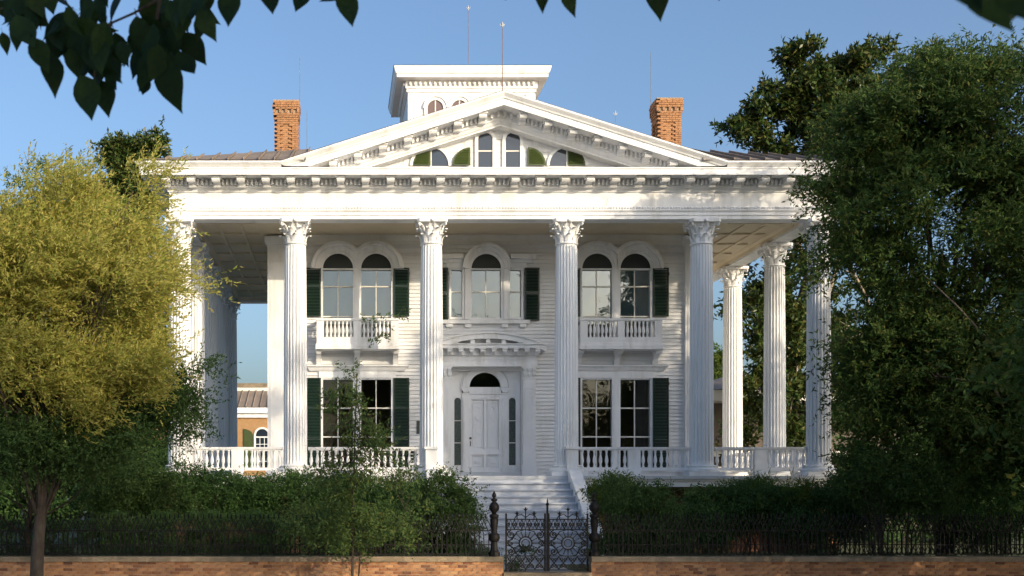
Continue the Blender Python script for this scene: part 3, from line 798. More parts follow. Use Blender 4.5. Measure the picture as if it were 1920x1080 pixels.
# balusters, balconies, balustrade ------------------------------------
bal = MB().lathe([(.045,0),(.045,.05),(.028,.07),(.034,.12),(.058,.20),(.052,.28),(.028,.40),(.026,.44),(.040,.47),(.028,.49),(.045,.50),(.045,.54)], n=8).mesh('baluster', M['white'], True)
brk = MB().prism([(0,0),(-.58,0),(-.60,-.07),(-.55,-.13),(-.46,-.12),(-.36,-.15),(-.22,-.26),(-.15,-.40),(-.08,-.48),(0,-.5)], -.085, .085, 'x')
brk.box(-.12, .12, -.63, 0, -.045, -.002); brk.prism([(-.02,-.42),(-.12,-.40),(-.16,-.30),(-.10,-.22),(-.02,-.22)], -.105, .105, 'x')
brkm = brk.mesh('bracket', M['white'])
for c in (-4.39, 4.42):
    o = MB(); y0 = WALL-.78
    o.sweep([(c-1.4, WALL), (c-1.4, y0), (c+1.4, y0), (c+1.4, WALL)], [(-.3, 6.66), (0, 6.66), (0, 6.78), (-.02, 6.80), (-.04, 6.9), (-.04, 7.06), (-.16, 7.06)], False)
    o.box(c-1.38, c+1.38, y0+.02, WALL-.001, 6.67, 6.75)
    o.sweep([(c-1.36, WALL), (c-1.36, y0+.04), (c+1.36, y0+.04), (c+1.36, WALL)], [(-.13, 7.60), (.0, 7.60), (.025, 7.63), (.025, 7.69), (-.13, 7.70), (-.13, 7.60)], False)
    for x in (-1.24, 0, 1.24): o.box(c+x-.12, c+x+.12, y0+.045, y0+.165, 7.061, 7.599)
    bl = o.build('balcony', M['white'], H)
    for h_ in (0, 1):
        for k in range(7): link('baluster', bal, bl, (c-1.02+h_*1.24+k*.133, y0+.11, 7.06))
    for x in (-1.3, 0, 1.3): link('bracket', brkm, bl, (c+x, WALL, 6.66))
def balustrade(p, q, mid=True):
    p, q = Vector(p), Vector(q); d = (q-p); L = d.length; a = math.atan2(d.y, d.x)
    o = MB(); o.box(0, L, -.07, .07, FL+.17, FL+.26); o.box(0, L, -.05, .05, FL+.80, FL+.84); o.box(0, L, -.085, .085, FL+.84, FL+.90)
    if mid: o.box(L/2-.19, L/2+.19, -.075, .075, FL+.02, FL+.799)
    t = o.build('balustrade', M['white'], H); t.location = (*p, 0); t.rotation_euler = (0, 0, a)
    segs = [(0, L/2-.19), (L/2+.19, L)] if mid else [(0, L)]
    for s0, s1 in segs:
        n_ = max(2, int((s1-s0)/.172)); st = (s1-s0)/n_
        for k in range(n_): link('baluster', bal, t, (s0+st*(k+.5), 0, FL+.26))
g = .40
balustrade((COLX[0]+g, 0), (COLX[1]-g, 0)); balustrade((COLX[1]+g, 0), (COLX[2]-g, 0))
balustrade((COLX[3]+g, 0), (COLX[4]-g, 0)); balustrade((COLX[4]+g, 0), (COLX[5]-g, 0))
ys = [0]+SIDEY
for sx in (-9.98, 9.98):
    for y0, y1 in list(zip(ys[:-1], ys[1:]))[:2]: balustrade((sx, y0+g), (sx, y1-g))

# doorway ------------------------------------------------------------
DY = WALL+.22
for sx in (-1, 1):     # outer pilasters
    o = MB(); x = sx*1.42 if sx > 0 else -1.44
    o.box(x-.21, x+.21, WALL-.32, WALL+.03, FL+.38, 5.72); o.box(x-.25, x+.25, WALL-.36, WALL+.03, FL, FL+.38)
    o.box(x-.12, x-.10, WALL-.335, WALL-.321, FL+.6, 5.4); o.box(x+.10, x+.12, WALL-.335, WALL-.321, FL+.6, 5.4); o.box(x-.10, x+.10, WALL-.335, WALL-.321, 5.38, 5.40)
    o.box(x-.23, x+.23, WALL-.34, WALL+.03, 5.72, 5.76); o.box(x-.21, x+.21, WALL-.32, WALL+.03, 5.76, 6.10); o.box(x-.26, x+.26, WALL-.37, WALL+.03, 6.06, 6.12)
    for k in range(3):
        for q in range(2): o.lathe([(.02,-.1),(.075,-.02),(.085,.06),(.04,.1)], x-.15+k*.15, WALL-.33, 5.86+q*.13, 6)
    o.build('door_pilaster', M['white'], H)
o = MB(); o.box(-1.70, 1.70, WALL-.36, WALL+.03, 6.12, 6.20); o.box(-1.68, 1.68, WALL-.32, WALL+.03, 6.20, 6.48)
o.sweep([(-1.70, WALL+.02), (-1.70, WALL-.34), (1.70, WALL-.34), (1.70, WALL+.02)], [(0, 6.48), (.05, 6.49), (.05, 6.70), (.30, 6.71), (.30, 6.79), (.35, 6.83), (.35, 6.86), (-.3, 6.88)])
o.build('door_entablature', M['white'], H)
for k in range(16):     # carved scrolls along the frieze
    x = -1.40 + k*.187
    MB().tube([(x+.065*(1-.06*j)*math.cos(j*.9*(1 if k % 2 else -1)), WALL-.325, 6.34+.065*(1-.06*j)*math.sin(j*.9*(1 if k % 2 else -1))) for j in range(11)], .012, 4).build('carved_scroll', M['white'], H)
for k in range(10): link('modillion', mom, H, (-1.66+k*.369, WALL-.39, 6.70), scale=(.62, .55, .72))
# segmental pediment over the door
o = MB(); Rr = 4.75; zc = 7.20-Rr; am = math.asin(2.0/Rr)
o.ring(0, zc, Rr-.17, Rr, WALL-.62, WALL+.03, PI/2-am, PI/2+am, 26); o.ring(0, zc, Rr, Rr+.05, WALL-.68, WALL+.03, PI/2-am*1.01, PI/2+am*1.01, 26)
o.prism([(-1.75, 6.87)]+[(x, zc+math.sqrt((Rr-.16)**2-x*x)) for x in np.linspace(-1.7, 1.7, 15)]+[(1.75, 6.87)], WALL-.25, WALL+.02)
for x in (-1.05, -.52, 0, .52, 1.05):
    z = zc+math.sqrt((Rr-.17)**2-x*x); o.box(x-.07, x+.07, WALL-.56, WALL-.25, z-.13, z-.002); o.lathe([(.02,-.06),(.05,-.02),(.05,.03)], x, WALL-.5, z-.13, 6)
o.build('door_pediment', M['white'], H)
# inner frontispiece with door, sidelights and fan
o = MB(); y = DY
fan_w, fan_h, fz = .53, .50, 5.47
poly = [(-1.22, 5.14), (-.575, 5.14), (-.575, fz), ]
o.box(-1.21, -1.09, y-.02, y+.2, FL, 6.02); o.box(1.07, 1.19, y-.02, y+.2, FL, 6.02)
o.box(-.80, -.56, y-.06, y+.2, FL, 5.22); o.box(.54, .78, y-.06, y+.2, FL, 5.22)
o.box(-1.09, -.80, y, y+.2, FL, 2.80); o.box(.78, 1.07, y, y+.2, FL, 2.80)
o.box(-1.09, -.80, y, y+.2, 5.12, 6.02); o.box(.78, 1.07, y, y+.2, 5.12, 6.02)
o.box(-.56, .54, y-.05, y+.2, 5.16, 5.46); o.box(-.82, .80, y-.08, y-.061, 5.22, 5.27)
# arch board around the fan (elliptical)
n_ = 18; E = [(-.01+fan_w*math.cos(PI*k/n_), fz+fan_h*math.sin(PI*k/n_)) for k in range(n_+1)]
E2 = [(-.01+(fan_w+.25)*math.cos(PI*k/n_), min(6.019, fz+(fan_h+.22)*math.sin(PI*k/n_))) for k in range(n_+1)]
vs = [(u, y-.05, w) for u, w in E]+[(u, y-.05, w) for u, w in E2]+[(u, y+.1, w) for u, w in E]
o.add(vs, [(k, k+1, n_+2+k, n_+1+k) for k in range(n_)]+[(k, k+1, 2*(n_+1)+k+1, 2*(n_+1)+k) for k in range(n_)])
for q in (.30, ): 
    E3 = [(-.01+(fan_w+q)*math.cos(PI*k/n_), fz+(fan_h+q)*math.sin(PI*k/n_)) for k in range(n_+1)]
    o.tube([(u, y-.05, w) for u, w in E3 if w < 6.0 and u < 0], .025, 4); o.tube([(u, y-.05, w) for u, w in E3 if w < 6.0 and u > 0], .025, 4)
o.box(-.80, .78, y-.02, y+.18, 5.461, fz-.001)
o.box(-.80, -.54, y+.0, y+.18, fz, 6.02); o.box(.52, .78, y+.0, y+.18, fz, 6.02); 
for x in (-.68, .66): o.box(x-.09, x+.09, y-.10, y-.061, FL+.3, 5.1); o.box(x-.12, x+.12, y-.12, y-.061, FL, FL+.3); o.prism([(x-.16, 5.45), (x+.16, 5.45), (x+.08, 5.28), (x-.08, 5.28)], y-.12, y-.085)
o.build('door_surround', M['white'], H)
MB().prism([(-.01+fan_w*math.cos(PI*k/n_), fz+fan_h*math.sin(PI*k/n_)) for k in range(n_+1)], y+.05, y+.06).build('fanlight', M['glass'], H)
MB().box(-1.3, 1.3, WALL-.25, y+.25, FL+.002, FL+.15).build('door_sill', M['porchfloor'], H)
d = MB().box(-.56, .54, y+.02, y+.08, FL+.15, 5.16).build('door', M['white'], H)
for (xa, xb, za, zb) in ((-.56,-.475,FL+.15,5.16), (.455,.54,FL+.15,5.16), (-.05,.03,3.3405,5.0395), (-.05,.03,FL+.3005,3.1595), (-.475,.455,FL+.15,FL+.3), (-.475,.455,3.16,3.34), (-.475,.455,5.04,5.16)):
    MB().box(xa, xb, y-.055, y+.019, za, zb).build('stile', M['white'], d)
for x, xl, xr in ((-.2625, -.475, -.05), (.2425, .03, .455)):
    for z0_, z1_, car in ((3.34, 5.04, True), (FL+.3, 3.16, False)):
        o = MB(); w2 = (xr-xl)/2-.055
        za, zb = z0_+.055, z1_-.055
        if car:
            zt_ = zb-w2*.6
            path = [(x-w2, za), (x+w2, za), (x+w2, zt_)]+[(x+w2*math.cos(PI*k/8), zt_+w2*.6*math.sin(PI*k/8)) for k in range(1, 8)]+[(x-w2, zt_)]
        else: path = [(x-w2, za), (x+w2, za), (x+w2, zb), (x-w2, zb)]
        o.tube([(u, y+.012, w) for u, w in path], .028, 4, closed=True)
        if car:
            for k in range(6):
                zz = 3.55+k*.22; sg = 1 if k % 2 else -1
                o.tube([(x+sg*(.02+.05*math.sin(t)), y+.012, zz+.10*t/3-.03*math.cos(t)) for t in np.linspace(0, 4.5, 8)], .024, 4)
        else: o.box(x-.09, x+.09, y-.02, y+.019, za+.10, zb-.10)
        o.build('door_panel', M['white'], d)
MB().lathe([(.012,-.03),(.04,-.015),(.045,.01),(.02,.035)], -.515, y-.09, 3.72, 8).build('door_knob', M['brass'], d)
MB().box(-.53, -.50, y-.065, y-.056, 3.45, 3.62).build('lock_plate', M['brass'], d)
M['etched'] = mat('etched_glass', (.018,.035,.035), (.10,.13,.12), scale=38, rough=.25)
for x0, x1 in ((-1.09, -.80), (.78, 1.07)):
    xm = (x0+x1)/2; o = MB(); o.box(x0, xm-.115, y-.01, y+.05, 2.80, 5.12); o.box(xm+.115, x1, y-.01, y+.05, 2.80, 5.12)
    s_ = o.build('sidelight', M['white'], H)
    zz = [2.80, 3.56, 4.32, 5.0]
    for k in range(3):
        if k < 2: MB().box(xm-.115, xm+.115, y+.02, y+.035, zz[k]+.015, zz[k+1]-.012).build('pane', M['etched'], s_)
        else: MB().prism(arch_poly(xm, zz[k]+.015, 4.99, .115, 8), y+.02, y+.035).build('pane', M['etched'], s_)
    for k in (1, 2): MB().box(xm-.115, xm+.115, y+.005, y+.045, zz[k]-.012, zz[k]+.015).build('glazing_bar', M['trim'], s_)
    MB().box(xm-.115, xm+.115, y+.04, y+.05, 4.9, 5.12).build('sidelight_head', M['white'], s_)
MB().box(-2.37, -2.20, WALL-.03, WALL-.005, 3.86, 4.30).build('house_plaque', M['plaque'], H)
# bench on the porch
bn = empty('porch_bench', (XC-3.3, YF+.62, FL)); tag(bn, 'dark slatted bench on the porch behind the balustrade left of the steps', 'bench')
for k in range(4): MB().box(-.72, .72, .16+.01*k, .19+.01*k, .50+k*.11, .58+k*.11).build('back_slat', M['bench'], bn)
for k in range(4): MB().box(-.72, .72, -.22+k*.10, -.14+k*.10, .42, .45).build('seat_slat', M['bench'], bn)
for x in (-.74, .70):
    MB().box(x, x+.05, .15, .20, 0, .95).build('leg', M['bench'], bn); MB().box(x, x+.05, -.24, -.19, 0, .64).build('leg', M['bench'], bn); MB().box(x, x+.05, -.25, .15, .641, .68).build('armrest', M['bench'], bn)
# stairs
st = empty('staircase', (0, 0, 0), H)
RI, TR = .2, .36; SW = 2.02
for k in range(12):
    zt = FL - RI*(k+1); yk = -.62 - TR*k
    o = MB(); o.box(-SW, SW, yk-TR-.05, yk+.02, zt-.05, zt); o.box(-SW, SW, yk-TR+.02, yk-TR+.05, zt-RI, zt-.05)
    if k == 0: o.box(-SW, SW, yk+.02, yk+.05, FL-RI, FL-.1)
    o.build('step', M['step'], st)
for sx in (-1, 1):
    x0, x1 = sorted((sx*(SW+.005), sx*(SW+.30)))
    y1 = -.62-TR*12
    o = MB(); o.prism([(-.60, -.1), (-.60, FL+.16), (-.95, FL+.10), (y1+.2, .28), (y1-.15, .22), (y1-.15, -.1)], x0, x1, 'x')
    o.prism([(-.60, FL+.161), (-.60, FL+.22), (-.97, FL+.16), (y1+.2, .34), (y1-.2, .28), (y1-.2, .221), (y1+.2, .281), (-.95, FL+.101)], x0-.04, x1+.04, 'x')
    o.build('stair_cheek', M['white'], st)
    o = MB(); o.box(x0-.02, x1+.02, -.58, -.2, FL, FL+.82); o.box(x0-.06, x1+.06, -.63, -.16, FL+.82, FL+.90); o.build('newel', M['white'], st)

# ------------------------------------------------------------------ street wall, fence, gate
GX0, GX1 = 3.85, 5.90
brm = MB().box(-.1025, .1025, -.05, .05, -.0315, .0315).mesh('brick', M['brick'])
def brick_wall(x0, x1, v0, v1, label, loc_end):
    o = empty('garden_wall', ((x0+x1)/2, WY, SIDE)); cx = (x0+x1)/2
    tag(o, label, 'wall')
    MB().box(x0-cx+.01, x1-cx-.01, -.085, .19, 0, .955).build('mortar_core', M['mortar'], o)
    stuff = MB(); zt = .955; row = 0; cnt = 0
    while zt > .05:
        zc = zt - .036; x = x0 + (.0 if row % 2 else -.108)
        while x < x1-.02:
            a, c = max(x, x0), min(x+.205, x1)
            if c-a > .06:
                dy = random.uniform(-.006, .004)
                if row < 5 and v0 < (a+c)/2 < v1 and cnt < 298:
                    link('brick', brm, o, ((a+c)/2-cx, -.045+dy, zc), (0, random.gauss(0,.006), random.gauss(0,.012)), ((c-a)/.205, 1, random.uniform(.94, 1.03))); cnt += 1
                else: stuff.box(a-cx, c-cx, -.095+dy, 0, zc-.031, zc+.031)
            x += .217
        zt -= .075; row += 1
    tag(stuff.build('brick', M['brick'], o), kind='stuff')
    x = x0
    while x < x1:
        xe = min(x+1.5, x1)
        MB().box(x-cx+.003, xe-cx-.003, -.14, .22, .955, 1.072).build('coping_stone', M['coping'], o); x = xe
    return o
brick_wall(-15, GX0, -8.3, GX0, 'long low orange brick wall with stone coping, left of the iron gate', 'r')
brick_wall(GX1, 20, GX1, 16.5, 'low brick wall with dark mossy coping, right of the iron gate, mostly in shade', 'l')
b = MB(); b.box(GX0, GX1, WY-.14, WY+.25, -.2, .10); struct('gate_threshold', b, M['coping'])
WT = SIDE+1.072
# fence
def picket_mesh():
    b = MB(); s_ = .162; h = .90
    up = [(-s_, 0, .06), (-s_, 0, .30), (-s_, 0, .52), (-s_*.80, 0, .64), (-s_*.45, 0, .78), (0, 0, h)]
    dn = [(-x, y, z) for x, y, z in up[::-1]]
    b.tube(up+dn[1:], .0125, 4)
    b.tube([(-.11, .012, .03), (-.055, .012, .12), (0, .012, .24), (.055, .012, .12), (.11, .012, .03)], .011, 4)
    b.lathe([(.010,-.02),(.026,.015),(.014,.04),(.020,.055),(.004,.10)], 0, 0, h, 5)
    return b.mesh('picket', M['iron'])
pkm = picket_mesh()
def fence(x0, x1, label):
    cx = (x0+x1)/2; o = empty('iron_fence', (cx, WY+.04, WT)); tag(o, label, 'fence')
    for z in (.05, .27, .60):
        MB().box(x0-cx, x1-cx, -.010, .022, z-.012, z+.012).build('rail', M['iron'], o)
    x = x0+.1; k = 0
    while x < x1-.05:
        link('picket', pkm, o, (x-cx+random.gauss(0,.004), .024*(k % 2)-.01, random.gauss(0,.004)), (random.gauss(0,.012), random.gauss(0,.014), random.gauss(0,.05)), (1, 1, random.uniform(.98, 1.02))); x += .111; k += 1
    return o
fence(-12.5, GX0-.28, 'dark iron hairpin fence on the brick wall left of the gate')
fence(GX1+.28, 17.5, 'dark iron hairpin fence on the brick wall right of the gate')
def gate_post(x, label):
    o = empty('gate_post', (x, WY+.04, WT)); tag(o, label, 'gate post', 'iron posts either side of the gate')
    MB().lathe([(.13,0),(.13,.10),(.10,.13),(.085,.16),(.075,.34)], n=8).build('post_foot', M['iron'], o)
    MB().lathe([(.075,.34),(.12,.37),(.135,.44),(.12,.52),(.075,.55),(.07,.60),(.085,.72),(.10,.84),(.085,.90),(.11,.92),(.11,.97),(.06,1.0)], n=12).build('post_shaft', M['iron'], o, smooth=True)
    MB().lathe([(.05,1.0),(.06,1.03),(.115,1.10),(.12,1.17),(.08,1.25),(.04,1.28),(.075,1.31),(.08,1.335),(.035,1.36),(.03,1.38),(.055,1.41),(.045,1.46),(.005,1.53)], n=10).build('finial', M['iron'], o, smooth=True)
gate_post(GX0-.20, 'ornate iron gate post with bulbous finial, between gate and left fence')
gate_post(GX1+.10, 'ornate iron gate post with bulbous finial, beside the dark bush right of the gate')
def spiral(cx, cz, r, turns, a0, sg, n=16):
    return [(cx + r*(1-.8*t)*math.cos(a0+sg*turns*2*PI*t), 0, cz + r*(1-.8*t)*math.sin(a0+sg*turns*2*PI*t)) for t in np.linspace(0, 1, n)]
def gate_leaf(x0, x1, label, mirror):
    w = x1-x0; o = empty('gate_leaf', (x0, WY+.04, .12)); tag(o, label, 'gate', 'two leaves of the iron gate')
    t = .023; Hh = 1.28
    f = MB()
    for x in (.02, w-.02): f.box(x-.02, x+.02, -.02, .02, 0, Hh+.08)
    for z in (.03, .36, .98, 1.22): f.box(.04, w-.04, -.012, .012, z-.012, z+.012)
    f.build('frame', M['iron'], o)
    b = MB()
    n = 4; s_ = (w-.08)/n
    for k in range(n):       # bottom band of paired scrolls
        c = .04+s_*(k+.5)
        b.tube([(c-s_/2,0,.05),(c,0,.195),(c+s_/2,0,.34)], t*.7, 4); b.tube([(c-s_/2,0,.34),(c,0.004,.195),(c+s_/2,0,.05)], t*.7, 4)
        for sg in (-1, 1): b.tube(spiral(c+sg*.055, .12, .05, 1.2, PI/2, sg), t*.6, 4); b.tube(spiral(c+sg*.055, .28, .05, 1.2, -PI/2, -sg), t*.6, 4)
    b.build('bottom_scrolls', M['iron'], o)
    b = MB(); c = w/2; zc = .66
    b.tube([(c+.15*math.cos(a), 0, zc+.15*math.sin(a)) for a in np.linspace(0, 2*PI, 20, endpoint=False)], t, 4, closed=True)
    b.tube([(c+.09*math.cos(a), 0, zc+.09*math.sin(a)) for a in np.linspace(0, 2*PI, 16, endpoint=False)], t*.6, 4, closed=True)
    for k in range(16):
        a = 2*PI*k/16; r2 = .27 if k % 2 else .31
        b.tube([(c+.16*math.cos(a), 0, zc+.16*math.sin(a)), (c+r2*math.cos(a), 0, zc+r2*math.sin(a))], t*.7, 4, t*.3)
        b.lathe([(.005,-.02),(.02,0),(.005,.02)], c+r2*math.cos(a), 0, zc+r2*math.sin(a), 5)
    b.build('sun_rosette', M['iron'], o)
    b = MB()
    for sx in (-1, 1):
        for sz in (-1, 1):
            b.tube(spiral(c+sx*(w/2-.14), zc+sz*.2, .10, 1.5, PI/2 if sx < 0 else PI/2, -sx*sz), t*.8, 4)
            b.tube([(c+sx*(w/2-.04), 0, zc+sz*.05), (c+sx*(w/2-.16), 0, zc+sz*.08), (c+sx*.20, 0, zc+sz*.27), (c+sx*.05, 0, zc+sz*.31)], t*.7, 4)
        b.tube(spiral(c+sx*(w/2-.12), zc, .055, 1.3, 0, sx), t*.7, 4)
        b.tube([(c+sx*(w/2-.04), 0, .36), (c+sx*(w/2-.20), 0, .52), (c+sx*(w/2-.04), 0, zc)], t*.7, 4); b.tube([(c+sx*(w/2-.04), 0, .98), (c+sx*(w/2-.20), 0, .82), (c+sx*(w/2-.04), 0, zc)], t*.7, 4)
    b.build('side_scrolls', M['iron'], o)
    b = MB()
    for k in range(5):      # upper band
        c2 = .04+(w-.08)*(k+.5)/5; h2 = (w-.08)/10
        for sg in (-1, 1): b.tube(spiral(c2+sg*.045, 1.10, .045, 1.3, -PI/2, sg), t*.6, 4)
        b.tube([(c2-h2,0,.99),(c2,0,1.21),(c2+h2,0,.99)], t*.6, 4); b.tube([(c2-h2,0,1.21),(c2,0.004,.99),(c2+h2,0,1.21)], t*.6, 4)
    b.build('top_scrolls', M['iron'], o)
    b = MB(); c = w/2      # crest
    b.tube([(c-.26,0,1.23),(c-.22,0,1.30),(c-.10,0,1.34),(c,0,1.26),(c+.10,0,1.34),(c+.22,0,1.30),(c+.26,0,1.23)], t*.7, 4)
    for dx, hz in ((-.2, .12), (0, .22), (.2, .12)):
        b.tube([(c+dx,0,1.23),(c+dx,0,1.23+hz)], t*.7, 4); b.lathe([(.01,-.04),(.035,0),(.005,.06)], c+dx, 0, 1.23+hz, 6); b.tube([(c+dx-.05,0,1.25+hz),(c+dx,0,1.20+hz),(c+dx+.05,0,1.25+hz)], t*.5, 4)
    b.build('crest', M['iron'], o)
    if mirror:
        b = MB(); b.box(-.03, .012, -.025, .025, 0, 1.55); b.lathe([(.03,1.55),(.045,1.58),(.012,1.62),(.02,1.64),(.003,1.72)], -.008, 0, 0, 6); b.build('meeting_stile', M['iron'], o)
    return o
gm = (GX0+GX1)/2
gate_leaf(GX0+.06, gm-.012, 'ornate dark iron gate leaf nearer the left post', False)
gate_leaf(gm+.032, GX1-.04, 'ornate dark iron gate leaf with tall spiked centre bar', True)

# ------------------------------------------------------------------ buildings behind
def rear_brick():
    D = 90; o = empty('brick_outbuilding', (-7.25, D, -.99)); o.scale = (1.45, 1.45, 1.45); tag(o, 'orange brick outbuilding with seamed metal roof seen behind the left side porch', 'building')
    wm, nt, p = newmat('far_brick'); tc = nt.nodes.new('ShaderNodeTexCoord'); mp = N(nt, 'ShaderNodeMapping'); mp.inputs['Rotation'].default_value = (R(90), 0, 0)
    bt = N(nt, 'ShaderNodeTexBrick', Scale=4.4); bt.inputs['Color1'].default_value = (.42,.24,.10,1); bt.inputs['Color2'].default_value = (.36,.19,.08,1); bt.inputs['Mortar'].default_value = (.42,.30,.18,1); bt.inputs['Mortar Size'].default_value = .015
    nt.links.new(tc.outputs['Object'], mp.inputs[0]); nt.links.new(mp.outputs[0], bt.inputs[0]); nt.links.new(bt.outputs[0], p.inputs['Base Color']); p.inputs['Roughness'].default_value = .9
    wz = 5.95
    MB().box(-6, 9, 0, 5, -.1, wz).build('wall', wm, o)
    b = MB(); b.box(-6.2, 9.2, -.25, 0, wz-.02, wz+.28); b.box(-6.1, 9.1, -.12, 0, wz-.25, wz-.021); b.build('cornice', M['white'], o)
    x = -6.2
    while x < 9.2:
        b = MB(); b.add([(x+.01,-.25,wz+.30),(x+.38,-.25,wz+.30),(x+.38,2.8,wz+1.42),(x+.01,2.8,wz+1.42)], [(0,1,2,3)])
        b.add([(x-.02,-.25,wz+.30),(x+.03,-.25,wz+.38),(x+.03,2.8,wz+1.50),(x-.02,2.8,wz+1.42),(x+.06,-.25,wz+.30),(x+.06,2.8,wz+1.42)], [(0,1,2,3),(1,4,5,2)])
        b.build('roof_panel', M['roof'], o); x += .385
    b = MB(); b.box(-6.2, 9.2, 2.8, 3.1, wz, wz+1.62); b.build('parapet', M['trim'], o)
    MB().box(-6.25, 9.25, 2.75, 3.15, wz+1.62, wz+1.85).build('parapet_cap', M['coping'], o)
    for wx in (.88, 4.2, -2.6):
        f = MB(); zs = 4.75
        f.ring(wx, zs, .34, .44, -.08, 0, 0, PI, 14); f.box(wx-.44, wx-.34, -.08, 0, 3.0, zs); f.box(wx+.34, wx+.44, -.08, 0, 3.0, zs); f.box(wx-.5, wx+.5, -.1, 0, 2.9, 2.999)
        f.box(wx-.34, wx+.34, -.05, -.012, 3.9, 3.97); f.box(wx-.34, wx+.34, -.05, -.012, 4.62, 4.69)
        for dx in (-.12, .12): f.box(wx+dx-.015, wx+dx+.015, -.045, -.012, 3.0, 4.62)
        for zz in (3.35, 4.27): f.box(wx-.34, wx+.34, -.044, -.013, zz-.015, zz+.015)
        w = f.build('window', M['white'], o)
        MB().prism(arch_poly(wx, 3.0, zs, .34, 10), -.03, -.011).build('pane', M['atticglass'], w)
        s_ = MB(); s_.prism([(wx-1.0, 2.95), (wx-.5, 2.95), (wx-.5, 4.75)]+[(wx-1.0+.5*math.cos(PI/2*k/6), 4.75+.34*math.sin(PI/2*k/6)) for k in range(7)], -.07, -.02)
        s_.build('shutter', M['lightgreen'], o)
rear_brick()
def side_house():
    D = 58; o = empty('neighbour_house', (22, D, 0)); tag(o, 'distant shaded house with white eaves seen between the right porch columns', 'house')
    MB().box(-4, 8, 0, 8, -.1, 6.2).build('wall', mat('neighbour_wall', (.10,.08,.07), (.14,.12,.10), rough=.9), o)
    b = MB(); b.box(-4.5, 8.5, -1.6, 8.4, 6.2, 6.75); b.box(-4.2, 8.2, -1.3, 0, 3.5, 3.75); b.build('eave', M['trim'], o)
    MB().add([(-4.6,-1.7,6.76),(8.6,-1.7,6.76),(8.6,8.5,6.76),(-4.6,8.5,6.76),(-1,3.5,8.0),(5,3.5,8.0)], [(0,1,5,4),(1,2,5),(2,3,4,5),(3,0,4)]).build('roof', M['roof'], o)
    for x in (-3, -.5, 2, 4.5):
        w = MB().box(x-.5, x+.5, -.05, 0, 1.0, 3.0).build('window', M['trim'], o); MB().box(x-.4, x+.4, -.06, -.051, 1.1, 2.9).build('pane', M['atticglass'], w)
    for x in (-4.1, -1.5, 1.2, 4.0): MB().box(x-.1, x+.1, -1.3, -1.1, 0, 3.5).build('porch_post', M['trim'], o)
side_house()

# ------------------------------------------------------------------ trees and shrubs
def E(px, py, rx, ry, D, rd=None):
    """A lobe of foliage seen round (px,py) with radii in pixels of the photo, standing at depth D."""
    p = at(px, py, D); k = D/FPX; return (p.x, p.y, p.z, rx*k, (rd if rd else (rx+ry)/2*k), ry*k)
def tree(name, label, cat, base, vols, m, twigs, lpt, L, W, r0, top, group=None, bark=None, targets=14, rl=.07, **kw):
    o = empty(name, base); tag(o, label, cat, group)
    bx = np.array(base)
    c, d, k = sample(vols, targets, .2)
    trunk_limbs(o, .35, Vector(top)-Vector(base), r0, [tuple(q-bx) for q in c], rl, bark)
    foliage('crown', m, vols, twigs, lpt, L, W, o, base, **kw)
    return o
# golden street tree on the left
D = 25.2
vl = [E(150,540,195,170,D,2.3), E(60,580,200,170,D,2.2), E(150,410,95,105,D,1.4), E(200,362,100,62,D+.3,1.2), E(264,428,46,75,D,1.0), E(266,550,54,110,D,1.1), E(40,490,90,90,D-.4,1.3),
      E(290,660,70,45,D-.3,.9), E(375,655,24,14,D-.3,.3), E(200,690,120,50,D-.3,1.3), E(60,700,140,60,D-.2,1.6), E(110,310,42,42,D,.5), E(-120,560,200,220,D,2.4), E(300,520,24,60,D,.5), E(365,485,12,16,D-.2,.2), E(200,755,90,34,D-.4,.8), E(85,775,70,36,D-.3,.8), E(300,715,44,26,D-.4,.5), E(180,300,30,24,D,.3), E(70,350,30,30,D,.4)]
tree('willow_oak', 'golden green feathery tree on the pavement at the left, thick dark trunk before the wall', 'tree', (-6.60, 25.2, SIDE), vl, M['lf_gold'], 15000, 13, .105, .030, .16, (-6.2, 25.2, 5.2),
     shell=.35, clump=80, sig=.29, tl=.56, wind=(.55,-.05,.25), droop=-.04, spread=.42, targets=26, rl=.055, pw=.72, ub=(.6,-1.1,.4), flat=.5)
D = 26.3  # lower golden crown built apart; darker green leaves paint in its shade
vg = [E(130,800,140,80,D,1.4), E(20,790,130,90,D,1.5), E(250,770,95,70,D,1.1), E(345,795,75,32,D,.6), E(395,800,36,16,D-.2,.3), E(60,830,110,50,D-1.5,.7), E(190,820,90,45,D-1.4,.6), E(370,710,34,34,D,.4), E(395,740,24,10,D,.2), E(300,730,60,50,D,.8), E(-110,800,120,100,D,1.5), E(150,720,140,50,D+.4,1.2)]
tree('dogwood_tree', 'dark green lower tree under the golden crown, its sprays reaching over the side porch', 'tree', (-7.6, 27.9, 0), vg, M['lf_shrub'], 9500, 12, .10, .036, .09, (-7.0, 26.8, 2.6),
     shell=.3, clump=55, sig=.26, tl=.44, droop=-.08, targets=20, rl=.03, pw=.7, flat=.45)
